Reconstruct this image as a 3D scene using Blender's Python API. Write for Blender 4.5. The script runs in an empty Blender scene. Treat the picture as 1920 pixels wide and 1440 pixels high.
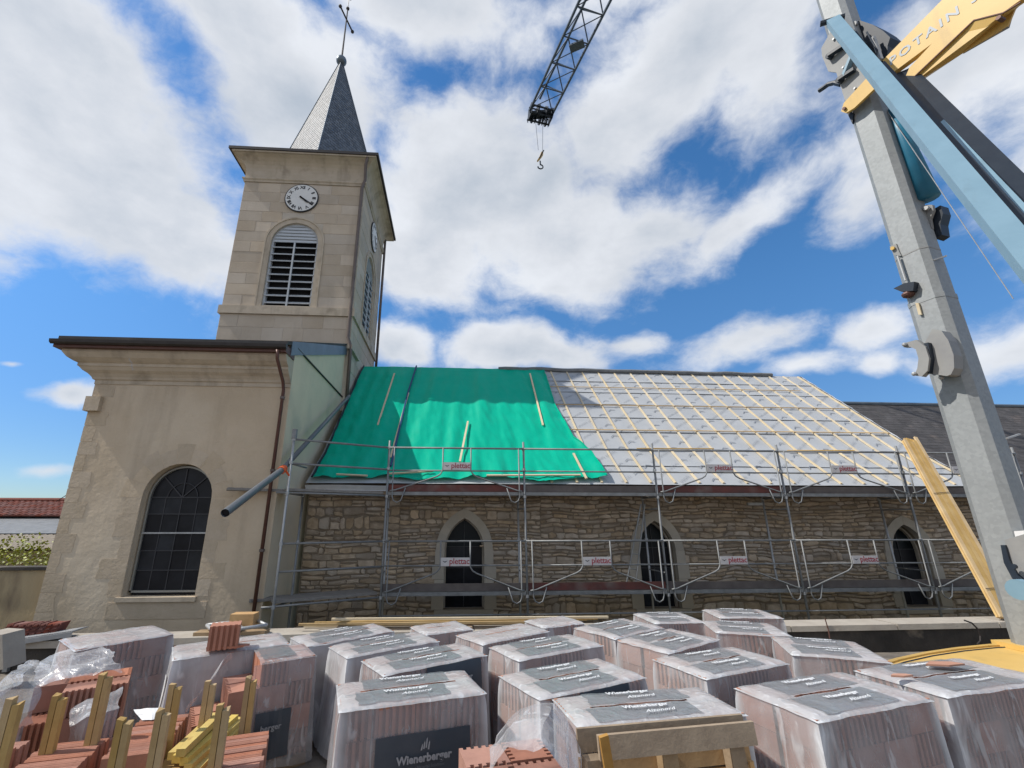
import bpy, bmesh, math, random
from mathutils import Vector, Matrix, noise
R = math.radians
random.seed(7)
scene = bpy.context.scene
col = scene.collection

# ------------------------------------------------------------------ camera
EYE = 2.25
F, PX, PY = 832.55, 903.97, 727.0
TH, PSI = R(16.758), R(-3.633)
cd = bpy.data.cameras.new('camera'); cam = bpy.data.objects.new('camera', cd); col.objects.link(cam)
cd.sensor_width = 36; cd.lens = F / 1920 * 36
cd.shift_x = (960 - PX) / 1920; cd.shift_y = (PY - 720) / 1920
cd.clip_start = .05; cd.clip_end = 3000
cam.location = (0, 0, EYE); cam.rotation_euler = (R(90) + TH, 0, PSI)
scene.camera = cam
_r = Vector((math.cos(PSI), math.sin(PSI), 0)); _h = Vector((-math.sin(PSI), math.cos(PSI), 0))
_f = _h * math.cos(TH) + Vector((0, 0, math.sin(TH))); _u = -_h * math.sin(TH) + Vector((0, 0, math.cos(TH)))
O = Vector((0, 0, EYE))
def ray(u, v): return _r * ((u - PX) / F) - _u * ((v - PY) / F) + _f
def aty(u, v, y): d = ray(u, v); return O + d * (y / d.y)
def atx(u, v, x): d = ray(u, v); return O + d * (x / d.x)
def atz(u, v, z): d = ray(u, v); return O + d * ((z - EYE) / d.z)
def atd(u, v, t): d = ray(u, v); return O + d.normalized() * t

# ------------------------------------------------------------------ light
SUN_EL, SUN_TR = 50.0, 4.0           # elevation; travel direction turned this far from +X towards +Y
ld = bpy.data.lights.new('sun', 'SUN'); sun = bpy.data.objects.new('sun', ld); col.objects.link(sun)
ld.energy = 2.75; ld.angle = R(0.53); ld.color = (1.0, .95, .87)
tr = Vector((math.cos(R(SUN_EL)) * math.cos(R(SUN_TR)), math.cos(R(SUN_EL)) * math.sin(R(SUN_TR)), -math.sin(R(SUN_EL))))
sun.rotation_euler = tr.to_track_quat('-Z', 'Y').to_euler()
sun.location = (-20, 0, 40)
w = bpy.data.worlds.new('World'); scene.world = w; w.use_nodes = True
NT = w.node_tree; NT.nodes.clear()
def wn(t, **k):
    n = NT.nodes.new(t)
    for a, b in k.items(): setattr(n, a, b)
    return n
def wl(a, b): NT.links.new(a, b)
def wmath(op, a, b=None, c=None, clamp=False):
    n = wn('ShaderNodeMath', operation=op, use_clamp=clamp)
    for i, x in enumerate((a, b, c)):
        if x is None: continue
        if isinstance(x, (int, float)): n.inputs[i].default_value = x
        else: wl(x, n.inputs[i])
    return n.outputs[0]
sky = wn('ShaderNodeTexSky', sky_type='NISHITA', sun_disc=False)
sky.sun_elevation = R(SUN_EL); sky.sun_rotation = R(270 + SUN_TR); sky.altitude = 200
sky.air_density = 1.0; sky.dust_density = .15; sky.ozone_density = 2.0
hs = wn('ShaderNodeHueSaturation'); hs.inputs['Saturation'].default_value = 1.28; hs.inputs['Value'].default_value = 1.0
wl(sky.outputs[0], hs.inputs['Color'])
sxyz = wn('ShaderNodeSeparateXYZ')
el_ = wn('ShaderNodeMapRange', interpolation_type='SMOOTHSTEP'); el_.inputs[1].default_value = 0; el_.inputs[2].default_value = .5; el_.inputs[3].default_value = 0.0; el_.inputs[4].default_value = 1.0
bsky = wn('ShaderNodeBackground'); bsky.inputs[1].default_value = .10
ht = wn('ShaderNodeMix', data_type='RGBA'); wl(el_.outputs[0], ht.inputs['Factor']); ht.inputs['A'].default_value = (.40, .49, .64, 1); ht.inputs['B'].default_value = (1, 1, 1, 1)
hm = wn('ShaderNodeVectorMath', operation='MULTIPLY'); wl(hs.outputs[0], hm.inputs[0]); wl(ht.outputs['Result'], hm.inputs[1]); wl(hm.outputs[0], bsky.inputs[0])
tc = wn('ShaderNodeTexCoord'); D = tc.outputs['Generated']; wl(D, sxyz.inputs[0]); wl(sxyz.outputs['Z'], el_.inputs[0])
def wnoise(scale, detail, rough, off=(0, 0, 0), sc=(1, 1, 1), src=None):
    m = wn('ShaderNodeMapping'); m.inputs['Location'].default_value = off; m.inputs['Scale'].default_value = sc
    wl(src or D, m.inputs[0])
    n = wn('ShaderNodeTexNoise'); n.inputs['Scale'].default_value = scale; n.inputs['Detail'].default_value = detail
    n.inputs['Roughness'].default_value = rough; wl(m.outputs[0], n.inputs['Vector']); return n
warp = wnoise(3.0, 4, .55)
wv = wn('ShaderNodeVectorMath', operation='SUBTRACT'); wl(warp.outputs['Color'], wv.inputs[0]); wv.inputs[1].default_value = (.5, .5, .5)
ws = wn('ShaderNodeVectorMath', operation='SCALE'); wl(wv.outputs[0], ws.inputs[0]); ws.inputs['Scale'].default_value = .13
wa = wn('ShaderNodeVectorMath', operation='ADD'); wl(D, wa.inputs[0]); wl(ws.outputs[0], wa.inputs[1])
DW = wa.outputs[0]
# cumulus banks: picture direction of the middle, half sizes in degrees-like units, tilt, weight
CL = [(60, 60, 330, 150, 0, 1), (150, 300, 300, 190, 12, 1), (340, 430, 150, 110, 20, .9), (560, 200, 190, 150, 0, .95), (500, 60, 250, 110, 0, .95),
      (800, 30, 210, 75, 0, .8), (900, 370, 250, 160, 0, 1.05), (1080, 460, 190, 110, 8, 1), (800, 470, 120, 120, 0, .9), (1210, 420, 110, 70, 0, .7),
      (1150, 240, 150, 110, -35, .8), (1290, 90, 250, 130, -18, .82), (1380, 410, 150, 42, -20, .66), (1420, 130, 120, 110, 0, .62),
      (960, 650, 150, 55, 0, .95), (760, 650, 60, 46, 0, .85), (1060, 660, 100, 50, 0, .8), (1380, 640, 120, 46, -6, .6), (1190, 640, 50, 28, 0, .45), (1500, 690, 80, 26, 0, .5),
      (128, 728, 66, 32, 0, .8), (90, 880, 40, 14, 0, .4), (1760, 130, 220, 130, -15, .72), (1900, 640, 120, 60, -10, .66), (1640, 610, 70, 40, -10, .45), (1620, 350, 70, 60, 0, .38),
      (1620, 250, 60, 40, 0, .3), (2050, 300, 160, 200, 0, .7), (-150, 250, 250, 220, 0, 1), (600, -150, 500, 140, 0, .9), (1300, -150, 400, 120, 0, .7), (1650, 690, 50, 22, 0, .4), (0, 660, 24, 9, 0, .5)]
acc = None
for (px, py, rx, ry, rot, wt) in CL:
    c = ray(px, py); dist = c.length; c.normalize()
    xx = Vector((0, 0, 1)).cross(c); xx.normalize(); yy = c.cross(xx)      # xx points left in view
    xx = -xx
    a = R(-rot); x2 = xx * math.cos(a) + yy * math.sin(a); y2 = -xx * math.sin(a) + yy * math.cos(a); z2 = x2.cross(y2)
    m = Matrix((x2, y2, z2)).transposed()
    mp = wn('ShaderNodeMapping', vector_type='TEXTURE')
    mp.inputs['Location'].default_value = c; mp.inputs['Rotation'].default_value = m.to_euler()
    mp.inputs['Scale'].default_value = (rx / F / dist * 1.13, ry / F / dist * 1.13, .6)
    wl(DW, mp.inputs[0])
    ln = wn('ShaderNodeVectorMath', operation='LENGTH'); wl(mp.outputs[0], ln.inputs[0])
    f = wmath('MULTIPLY', wmath('SUBTRACT', 1.0, ln.outputs['Value']), wt if wt > .5 else wt * 1.1)
    f = wmath('MAXIMUM', f, -1.0)
    acc = f if acc is None else wmath('SMOOTH_MAX', acc, f, .25)
# the rest of the sky, behind the viewer, carries the same broken cloud
dt = wn('ShaderNodeVectorMath', operation='DOT_PRODUCT'); wl(D, dt.inputs[0]); dt.inputs[1].default_value = _f
back = wmath('MULTIPLY', wmath('SUBTRACT', .45, dt.outputs['Value']), 2.5, clamp=True)
gen = wmath('MULTIPLY', wmath('SUBTRACT', wnoise(1.6, 3, .5, (3, 1, 2)).outputs['Fac'], .40), 4.0)
acc = wmath('MAXIMUM', acc, wmath('ADD', wmath('MULTIPLY', gen, back), wmath('SUBTRACT', back, 1.0)))
fb = wnoise(5.5, 12, .62, (2.1, .3, .7), (1, 1, 1.5), DW).outputs['Fac']
fb2 = wnoise(2.4, 6, .55, (0, 5, 1)).outputs['Fac']
den = wmath('ADD', acc, wmath('MULTIPLY', wmath('SUBTRACT', fb, .5), 1.4))
den = wmath('ADD', den, wmath('MULTIPLY', wmath('SUBTRACT', fb2, .5), .5))
mr = wn('ShaderNodeMapRange', interpolation_type='SMOOTHSTEP'); wl(den, mr.inputs[0])
mr.inputs[1].default_value = -.06; mr.inputs[2].default_value = .46
cover = wmath('MULTIPLY', mr.outputs[0], .96)
thick = wn('ShaderNodeMapRange'); wl(wmath('ADD', den, wmath('MULTIPLY', wmath('SUBTRACT', wnoise(3.6, 7, .55, (7, 2, 1), (1, 1, 2)).outputs['Fac'], .5), 2.4)), thick.inputs[0])
thick.inputs[1].default_value = .1; thick.inputs[2].default_value = 1.3
cr = wn('ShaderNodeValToRGB'); wl(thick.outputs[0], cr.inputs[0])
cr.color_ramp.elements[0].position = 0; cr.color_ramp.elements[0].color = (.84, .87, .92, 1)
cr.color_ramp.elements[1].position = 1; cr.color_ramp.elements[1].color = (.50, .56, .64, 1)
e = cr.color_ramp.elements.new(.35); e.color = (.74, .77, .82, 1)
bcl = wn('ShaderNodeBackground'); wl(cr.outputs[0], bcl.inputs[0]); bcl.inputs[1].default_value = .61
mix = wn('ShaderNodeMixShader'); wl(cover, mix.inputs[0]); wl(bsky.outputs[0], mix.inputs[1]); wl(bcl.outputs[0], mix.inputs[2])
wo = wn('ShaderNodeOutputWorld'); wl(mix.outputs[0], wo.inputs[0])
vs = scene.view_settings; vs.view_transform = 'Standard'; vs.look = 'None'; vs.exposure = 0.72; vs.gamma = 1; vs.use_curve_mapping = False
scene.cycles.transparent_max_bounces = 24
scene.cycles.max_bounces = 8

# ------------------------------------------------------------------ materials
def mat(name, c, rough=.8, metal=0., var=.0, scale=4., c2=None, bump=0., bscale=30., isl=0., spec=.4, patch=None, stretch=(1, 1, 1), detail=6, streak=None):
    """procedural principled; c2 is mottled in by noise, isl varies each loose piece, bump gives fine relief"""
    m = bpy.data.materials.new(name); m.use_nodes = True; t = m.node_tree; t.nodes.clear()
    def N(k, **a):
        n = t.nodes.new(k)
        for x, y in a.items(): setattr(n, x, y)
        return n
    L = t.links.new
    out = N('ShaderNodeOutputMaterial'); p = N('ShaderNodeBsdfPrincipled'); L(p.outputs[0], out.inputs[0])
    p.inputs['Roughness'].default_value = rough; p.inputs['Metallic'].default_value = metal
    p.inputs['Specular IOR Level'].default_value = spec
    g = N('ShaderNodeTexCoord'); mp = N('ShaderNodeMapping'); mp.inputs['Scale'].default_value = stretch
    L(g.outputs['Object'], mp.inputs[0])
    n1 = N('ShaderNodeTexNoise'); n1.inputs['Scale'].default_value = scale; n1.inputs['Detail'].default_value = detail; n1.inputs['Roughness'].default_value = .6
    L(mp.outputs[0], n1.inputs['Vector'])
    mx = N('ShaderNodeMix', data_type='RGBA'); c2 = c2 or tuple(x * (1 - var) for x in c)
    mx.inputs['A'].default_value = (*c, 1); mx.inputs['B'].default_value = (*c2, 1)
    r = N('ShaderNodeMapRange'); r.inputs[1].default_value = .32; r.inputs[2].default_value = .68; L(n1.outputs['Fac'], r.inputs[0])
    L(r.outputs[0], mx.inputs['Factor']); cur = mx.outputs['Result']
    if patch:
        pc, ps, lo, hi = patch
        n3 = N('ShaderNodeTexNoise'); n3.inputs['Scale'].default_value = ps; n3.inputs['Detail'].default_value = 5; L(mp.outputs[0], n3.inputs['Vector'])
        r3 = N('ShaderNodeMapRange'); r3.inputs[1].default_value = lo; r3.inputs[2].default_value = hi; L(n3.outputs['Fac'], r3.inputs[0])
        m3 = N('ShaderNodeMix', data_type='RGBA'); L(r3.outputs[0], m3.inputs['Factor']); L(cur, m3.inputs['A']); m3.inputs['B'].default_value = (*pc, 1); cur = m3.outputs['Result']
    if streak:
        sc_, ss, lo, hi = streak
        m5 = N('ShaderNodeMapping'); m5.inputs['Scale'].default_value = (1, 1, .16); L(g.outputs['Object'], m5.inputs[0])
        n5 = N('ShaderNodeTexNoise'); n5.inputs['Scale'].default_value = ss; n5.inputs['Detail'].default_value = 7; n5.inputs['Roughness'].default_value = .6; L(m5.outputs[0], n5.inputs['Vector'])
        r5 = N('ShaderNodeMapRange'); r5.inputs[1].default_value = lo; r5.inputs[2].default_value = hi; r5.inputs[4].default_value = .6; L(n5.outputs['Fac'], r5.inputs[0])
        m6 = N('ShaderNodeMix', data_type='RGBA'); L(r5.outputs[0], m6.inputs['Factor']); L(cur, m6.inputs['A']); m6.inputs['B'].default_value = (*sc_, 1); cur = m6.outputs['Result']
    if isl:
        gi = N('ShaderNodeNewGeometry'); oi = N('ShaderNodeObjectInfo')
        ad = N('ShaderNodeMath', operation='ADD'); L(gi.outputs['Random Per Island'], ad.inputs[0]); L(oi.outputs['Random'], ad.inputs[1])
        fr = N('ShaderNodeMath', operation='FRACT'); L(ad.outputs[0], fr.inputs[0])
        rr = N('ShaderNodeMapRange'); rr.inputs[3].default_value = 1 - isl; rr.inputs[4].default_value = 1 + isl; L(fr.outputs[0], rr.inputs[0])
        h = N('ShaderNodeHueSaturation'); L(cur, h.inputs['Color']); L(rr.outputs[0], h.inputs['Value'])
        r2 = N('ShaderNodeMath', operation='MULTIPLY_ADD'); L(fr.outputs[0], r2.inputs[0]); r2.inputs[1].default_value = 7.31; r2.inputs[2].default_value = .2
        f2 = N('ShaderNodeMath', operation='FRACT'); L(r2.outputs[0], f2.inputs[0])
        r4 = N('ShaderNodeMapRange'); r4.inputs[3].default_value = 1 - isl * 1.2; r4.inputs[4].default_value = 1 + isl * .9; L(f2.outputs[0], r4.inputs[0]); L(r4.outputs[0], h.inputs['Saturation'])
        cur = h.outputs[0]
    L(cur, p.inputs['Base Color'])
    if bump:
        n2 = N('ShaderNodeTexNoise'); n2.inputs['Scale'].default_value = bscale; n2.inputs['Detail'].default_value = 8; n2.inputs['Roughness'].default_value = .65
        L(mp.outputs[0], n2.inputs['Vector'])
        b = N('ShaderNodeBump'); b.inputs['Strength'].default_value = 1; b.inputs['Distance'].default_value = bump
        L(n2.outputs['Fac'], b.inputs['Height']); L(b.outputs[0], p.inputs['Normal'])
    return m
M = {}
M['plaster'] = mat('plaster', (.58, .475, .35), .95, c2=(.50, .405, .29), scale=.9, bump=.04, bscale=1.8, patch=((.62, .53, .41), .5, .5, .75), streak=((.36, .29, .215), 1.6, .52, .72))
M['plaster_pale'] = mat('plaster_pale', (.70, .60, .44), .95, c2=(.62, .54, .40), scale=1.2, bump=.01, bscale=5, patch=((.42, .41, .32), .8, .55, .8))
M['quoin'] = mat('quoin', (.53, .435, .325), .9, c2=(.46, .375, .27), scale=5, bump=.012, bscale=14, isl=.07)
M['ashlar'] = mat('ashlar', (.53, .455, .365), .9, c2=(.46, .385, .30), scale=1.4, bump=.006, bscale=25, isl=.12, streak=((.36, .30, .235), 2.0, .54, .74))
M['ashlar_joint'] = mat('ashlar_joint', (.54, .48, .40), .95, var=.15, bump=.004)
M['moulding'] = mat('moulding', (.53, .455, .36), .9, c2=(.45, .38, .29), scale=2.5, bump=.004, bscale=20, patch=((.30, .25, .19), 2.2, .55, .75), streak=((.27, .225, .175), 2.6, .52, .7))
M['rubble'] = mat('rubble', (.53, .43, .325), .95, c2=(.34, .265, .19), scale=6, bump=.02, bscale=22, isl=.24, patch=((.62, .53, .42), 3, .55, .78))
M['mortar'] = mat('mortar', (.27, .22, .165), .98, c2=(.19, .155, .115), scale=5, bump=.01, bscale=30)
M['window_stone'] = mat('window_stone', (.43, .38, .31), .9, c2=(.38, .345, .285), scale=4, bump=.004, bscale=25, isl=.06)
M['slate'] = mat('slate', (.15, .165, .185), .55, c2=(.11, .125, .145), scale=3, isl=.22, bump=.003, bscale=40)
M['dark_slate'] = mat('dark_slate', (.075, .07, .07), .8, c2=(.05, .047, .047), scale=3, isl=.2, patch=((.12, .10, .09), 1.5, .6, .75))
M['zinc'] = mat('zinc', (.16, .20, .24), .45, .4, var=.25, scale=3)
M['dark_gutter'] = mat('dark_gutter', (.045, .038, .036), .5, .2, var=.3)
M['copper'] = mat('copper', (.13, .06, .045), .5, .25, c2=(.09, .045, .036), scale=6)
M['brown_pipe'] = mat('brown_pipe', (.17, .135, .12), .55, .2, var=.25)
M['louvre'] = mat('louvre', (.50, .53, .56), .6, c2=(.42, .45, .48), scale=4, stretch=(.5, 4, 4))
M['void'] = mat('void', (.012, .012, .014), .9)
M['clock_white'] = mat('clock_white', (.72, .72, .70), .4, var=.06)
M['black_paint'] = mat('black_paint', (.02, .021, .025), .45)
def glassmat(name, c, rough):
    m = mat(name, c, rough, var=.6, scale=2.2, spec=.18, bump=.002, bscale=3); return m
M['leaded'] = glassmat('leaded', (.02, .021, .026), .28)
M['pane_grey'] = glassmat('pane_grey', (.035, .038, .045), .35)
M['dark_glass'] = glassmat('dark_glass', (.012, .018, .022), .3)
M['lead'] = mat('lead', (.055, .055, .06), .6, .3)
M['steel_frame'] = mat('steel_frame', (.30, .30, .28), .5, .5)
M['galv'] = mat('galv', (.27, .28, .285), .6, .4, c2=(.19, .195, .20), scale=7)
M['galv_bright'] = mat('galv_bright', (.45, .46, .465), .5, .4, c2=(.34, .345, .35), scale=8)
M['deck'] = mat('deck', (.27, .255, .235), .75, .1, c2=(.2, .185, .17), scale=5, stretch=(.4, 4, 4))
M['toe_red'] = mat('toe_red', (.17, .055, .045), .8, c2=(.11, .05, .045), scale=4, patch=((.2, .17, .15), 1.6, .5, .72))
M['toe_grey'] = mat('toe_grey', (.15, .13, .12), .85, c2=(.1, .085, .08), scale=4)
M['wood'] = mat('wood', (.58, .41, .19), .75, c2=(.46, .30, .12), scale=5, stretch=(.6, .6, .6), isl=.2, bump=.002, bscale=60)
M['wood_pale'] = mat('wood_pale', (.66, .56, .39), .75, c2=(.58, .47, .30), scale=5, isl=.09)
M['wood_yellow'] = mat('wood_yellow', (.62, .47, .13), .75, c2=(.50, .35, .09), scale=7, isl=.08, bump=.002, bscale=40, patch=((.36, .2, .05), 9, .66, .75))
M['wood_post'] = mat('wood_post', (.50, .35, .16), .8, c2=(.36, .235, .095), scale=5, isl=.14, bump=.004, bscale=30, patch=((.22, .13, .06), 7, .60, .72), streak=((.28, .18, .08), 14, .5, .7))
M['wood_old'] = mat('wood_old', (.33, .235, .14), .85, c2=(.23, .16, .095), scale=6, isl=.18, bump=.004, bscale=40)
M['wood_orange'] = mat('wood_orange', (.52, .31, .12), .8, c2=(.38, .215, .08), scale=5, isl=.15, bump=.003, bscale=40)
M['terracotta'] = mat('terracotta', (.40, .185, .125), .85, c2=(.33, .15, .10), scale=9, isl=.13, bump=.003, bscale=60)
M['terracotta_pale'] = mat('terracotta_pale', (.46, .25, .175), .85, c2=(.38, .20, .14), scale=7, isl=.12, bump=.002, bscale=60)
M['roof_tile'] = mat('roof_tile', (.20, .065, .045), .85, c2=(.14, .05, .038), scale=6, isl=.2)
M['membrane'] = mat('membrane', (.41, .425, .44), .55, c2=(.37, .385, .40), scale=2.5, bump=.006, bscale=4, isl=.03)
M['print'] = mat('print', (.22, .24, .27), .6)
M['grey_sheet'] = mat('grey_sheet', (.20, .21, .22), .6, var=.3, bump=.01, bscale=15)
M['white_sheet'] = mat('white_sheet', (.68, .69, .70), .5, var=.12, scale=6, bump=.01, bscale=14)
M['tarp_strap'] = mat('tarp_strap', (.02, .06, .16), .6)
M['label_dark'] = mat('label_dark', (.045, .058, .075), .4, c2=(.06, .072, .088), scale=6)
M['label_grey_solid'] = mat('label_grey_solid', (.26, .28, .29), .35, c2=(.33, .345, .355), scale=7, bump=.006, bscale=14)
M['label_text'] = mat('label_text', (.30, .31, .33), .5)
M['label_dim'] = mat('label_dim', (.10, .115, .13), .5)
M['label_white'] = mat('label_white', (.75, .76, .77), .5)
M['paper'] = mat('paper', (.72, .72, .72), .6)
M['sign_white'] = mat('sign_white', (.62, .60, .60), .5, c2=(.52, .50, .51), scale=6)
M['sign_red'] = mat('sign_red', (.33, .03, .05), .5)
M['pvc'] = mat('pvc', (.13, .145, .16), .4, var=.15)
M['orange'] = mat('orange', (.75, .12, .03), .5)
M['concrete'] = mat('concrete', (.43, .39, .33), .95, c2=(.35, .31, .26), scale=3, bump=.008, bscale=18)
M['dark_wall'] = mat('dark_wall', (.075, .066, .057), .95, c2=(.035, .032, .029), scale=2.4, bump=.015, bscale=10, patch=((.26, .22, .17), 2.2, .63, .76))
M['ground'] = mat('ground', (.26, .225, .185), .95, c2=(.12, .105, .09), scale=3, bump=.03, bscale=14)
M['earth'] = mat('earth', (.17, .15, .10), .98, c2=(.12, .12, .06), scale=1.2, bump=.02, bscale=9)
M['crane_yellow'] = mat('crane_yellow', (.66, .43, .13), .45, c2=(.60, .385, .105), scale=2.5, spec=.4, streak=((.42, .29, .10), 4, .56, .74))
M['crane_blue'] = mat('crane_blue', (.21, .34, .43), .45, c2=(.18, .30, .385), scale=3, streak=((.14, .2, .24), 3, .56, .74))
M['crane_blue_deep'] = mat('crane_blue_deep', (.03, .20, .33), .4, var=.2)
M['crane_dark'] = mat('crane_dark', (.012, .020, .034), .5, c2=(.02, .03, .045), scale=5)
M['crane_grey'] = mat('crane_grey', (.30, .30, .29), .6, c2=(.25, .25, .25), scale=4)
M['jib_steel'] = mat('jib_steel', (.10, .13, .17), .5, .3, var=.2)
M['logo_grey'] = mat('logo_grey', (.36, .40, .44), .45)
M['stain_wall'] = mat('stain_wall', (.43, .34, .21), .95, c2=(.36, .28, .17), scale=2, bump=.01, bscale=12, patch=((.09, .06, .05), .9, .50, .66), stretch=(1.8, 1.8, .55))
M['metal_grey'] = mat('metal_grey', (.33, .34, .34), .5, .4, var=.2)
# mast: hot dip galvanised spangle
def galv_mast():
    m = mat('mast_zinc', (.34, .355, .36), .62, .30, c2=(.28, .295, .30), scale=1.0, bump=.0008, bscale=60)
    t = m.node_tree; L = t.links.new
    p = next(n for n in t.nodes if n.type == 'BSDF_PRINCIPLED'); src = p.inputs['Base Color'].links[0].from_socket
    tcn = next(n for n in t.nodes if n.type == 'TEX_COORD')
    v = t.nodes.new('ShaderNodeTexVoronoi'); v.inputs['Scale'].default_value = 26; L(tcn.outputs['Object'], v.inputs['Vector'])
    h = t.nodes.new('ShaderNodeHueSaturation'); L(src, h.inputs['Color'])
    sp = t.nodes.new('ShaderNodeSeparateColor'); L(v.outputs['Color'], sp.inputs[0])
    r = t.nodes.new('ShaderNodeMapRange'); r.inputs[3].default_value = .93; r.inputs[4].default_value = 1.08; L(sp.outputs[0], r.inputs[0]); L(r.outputs[0], h.inputs['Value'])
    L(h.outputs[0], p.inputs['Base Color']); return m
M['mast'] = galv_mast()
# tarpaulin: lets a little light through
def tarp_mat():
    m = mat('tarp', (.0, .46, .30), .5, c2=(.0, .42, .27), scale=2, bump=.008, bscale=9, spec=.12)
    t = m.node_tree; L = t.links.new; p = next(n for n in t.nodes if n.type == 'BSDF_PRINCIPLED')
    tl = t.nodes.new('ShaderNodeBsdfTranslucent'); tl.inputs[0].default_value = (.0, .48, .30, 1)
    mx = t.nodes.new('ShaderNodeMixShader'); mx.inputs[0].default_value = .12
    o = next(n for n in t.nodes if n.type == 'OUTPUT_MATERIAL'); L(p.outputs[0], mx.inputs[1]); L(tl.outputs[0], mx.inputs[2]); L(mx.outputs[0], o.inputs[0]); return m
M['tarp'] = tarp_mat()
def film_mat(name, lo, hi, c=(.66, .67, .69)):
    """wrapping film: thin and clear where it lies in one layer, milky along folds (attribute 'fold') and creases"""
    m = bpy.data.materials.new(name); m.use_nodes = True; t = m.node_tree; t.nodes.clear(); L = t.links.new; N = t.nodes.new
    def mth(op, a, b, cl=False):
        n = N('ShaderNodeMath'); n.operation = op; n.use_clamp = cl
        for i, x in enumerate((a, b)):
            if isinstance(x, (int, float)): n.inputs[i].default_value = x
            else: L(x, n.inputs[i])
        return n.outputs[0]
    def nzn(scale, detail, dist, st):
        mp = N('ShaderNodeMapping'); mp.inputs['Scale'].default_value = st; L(g.outputs['Object'], mp.inputs[0]); n = N('ShaderNodeTexNoise')
        n.inputs['Scale'].default_value = scale; n.inputs['Detail'].default_value = detail; n.inputs['Distortion'].default_value = dist; L(mp.outputs[0], n.inputs['Vector']); return n.outputs['Fac']
    def rng(x, a, b_, c_, d): r = N('ShaderNodeMapRange'); r.interpolation_type = 'SMOOTHSTEP'; L(x, r.inputs[0]); r.inputs[1].default_value = a; r.inputs[2].default_value = b_; r.inputs[3].default_value = c_; r.inputs[4].default_value = d; return r.outputs[0]
    o = N('ShaderNodeOutputMaterial'); g = N('ShaderNodeTexCoord')
    p = N('ShaderNodeBsdfPrincipled'); p.inputs['Base Color'].default_value = (*c, 1); p.inputs['Roughness'].default_value = .22; p.inputs['Specular IOR Level'].default_value = .7
    tr = N('ShaderNodeBsdfTransparent'); tr.inputs[0].default_value = (.90, .90, .92, 1)
    base = rng(nzn(3.2, 5, .6, (1, 1, 1)), .3, .7, lo, hi)
    crease = nzn(5.5, 6, 1.6, (1.6, 1.6, .38)); cre = rng(crease, .54, .70, 0, .30)
    at = N('ShaderNodeAttribute'); at.attribute_name = 'fold'
    lw = N('ShaderNodeLayerWeight'); lw.inputs[0].default_value = .25
    al = mth('ADD', mth('ADD', base, cre), mth('ADD', mth('MULTIPLY', at.outputs['Fac'], .48), mth('MULTIPLY', lw.outputs['Facing'], .16)), True)
    fine = nzn(16, 5, 2.2, (1, 1, .5))
    b = N('ShaderNodeBump'); b.inputs['Distance'].default_value = .010; b.inputs['Strength'].default_value = .7
    L(mth('ADD', mth('MULTIPLY', crease, 1.4), mth('MULTIPLY', fine, .35)), b.inputs['Height']); L(b.outputs[0], p.inputs['Normal'])
    mx = N('ShaderNodeMixShader'); L(al, mx.inputs[0]); L(tr.outputs[0], mx.inputs[1]); L(p.outputs[0], mx.inputs[2]); L(mx.outputs[0], o.inputs[0])
    return m
M['film'] = film_mat('film', .19, .34)
M['film_sheet'] = film_mat('film_sheet', .22, .46)
M['film_top'] = film_mat('film_top', .42, .62, (.62, .63, .64))
M['label_grey'] = film_mat('label_grey', .32, .66, (.24, .265, .28))
M['film_fold'] = film_mat('film_fold', .45, .75, (.74, .75, .78))
M['film_thick'] = film_mat('film_thick', .42, .62)
M['film_clear'] = film_mat('film_clear', .12, .42)

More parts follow.
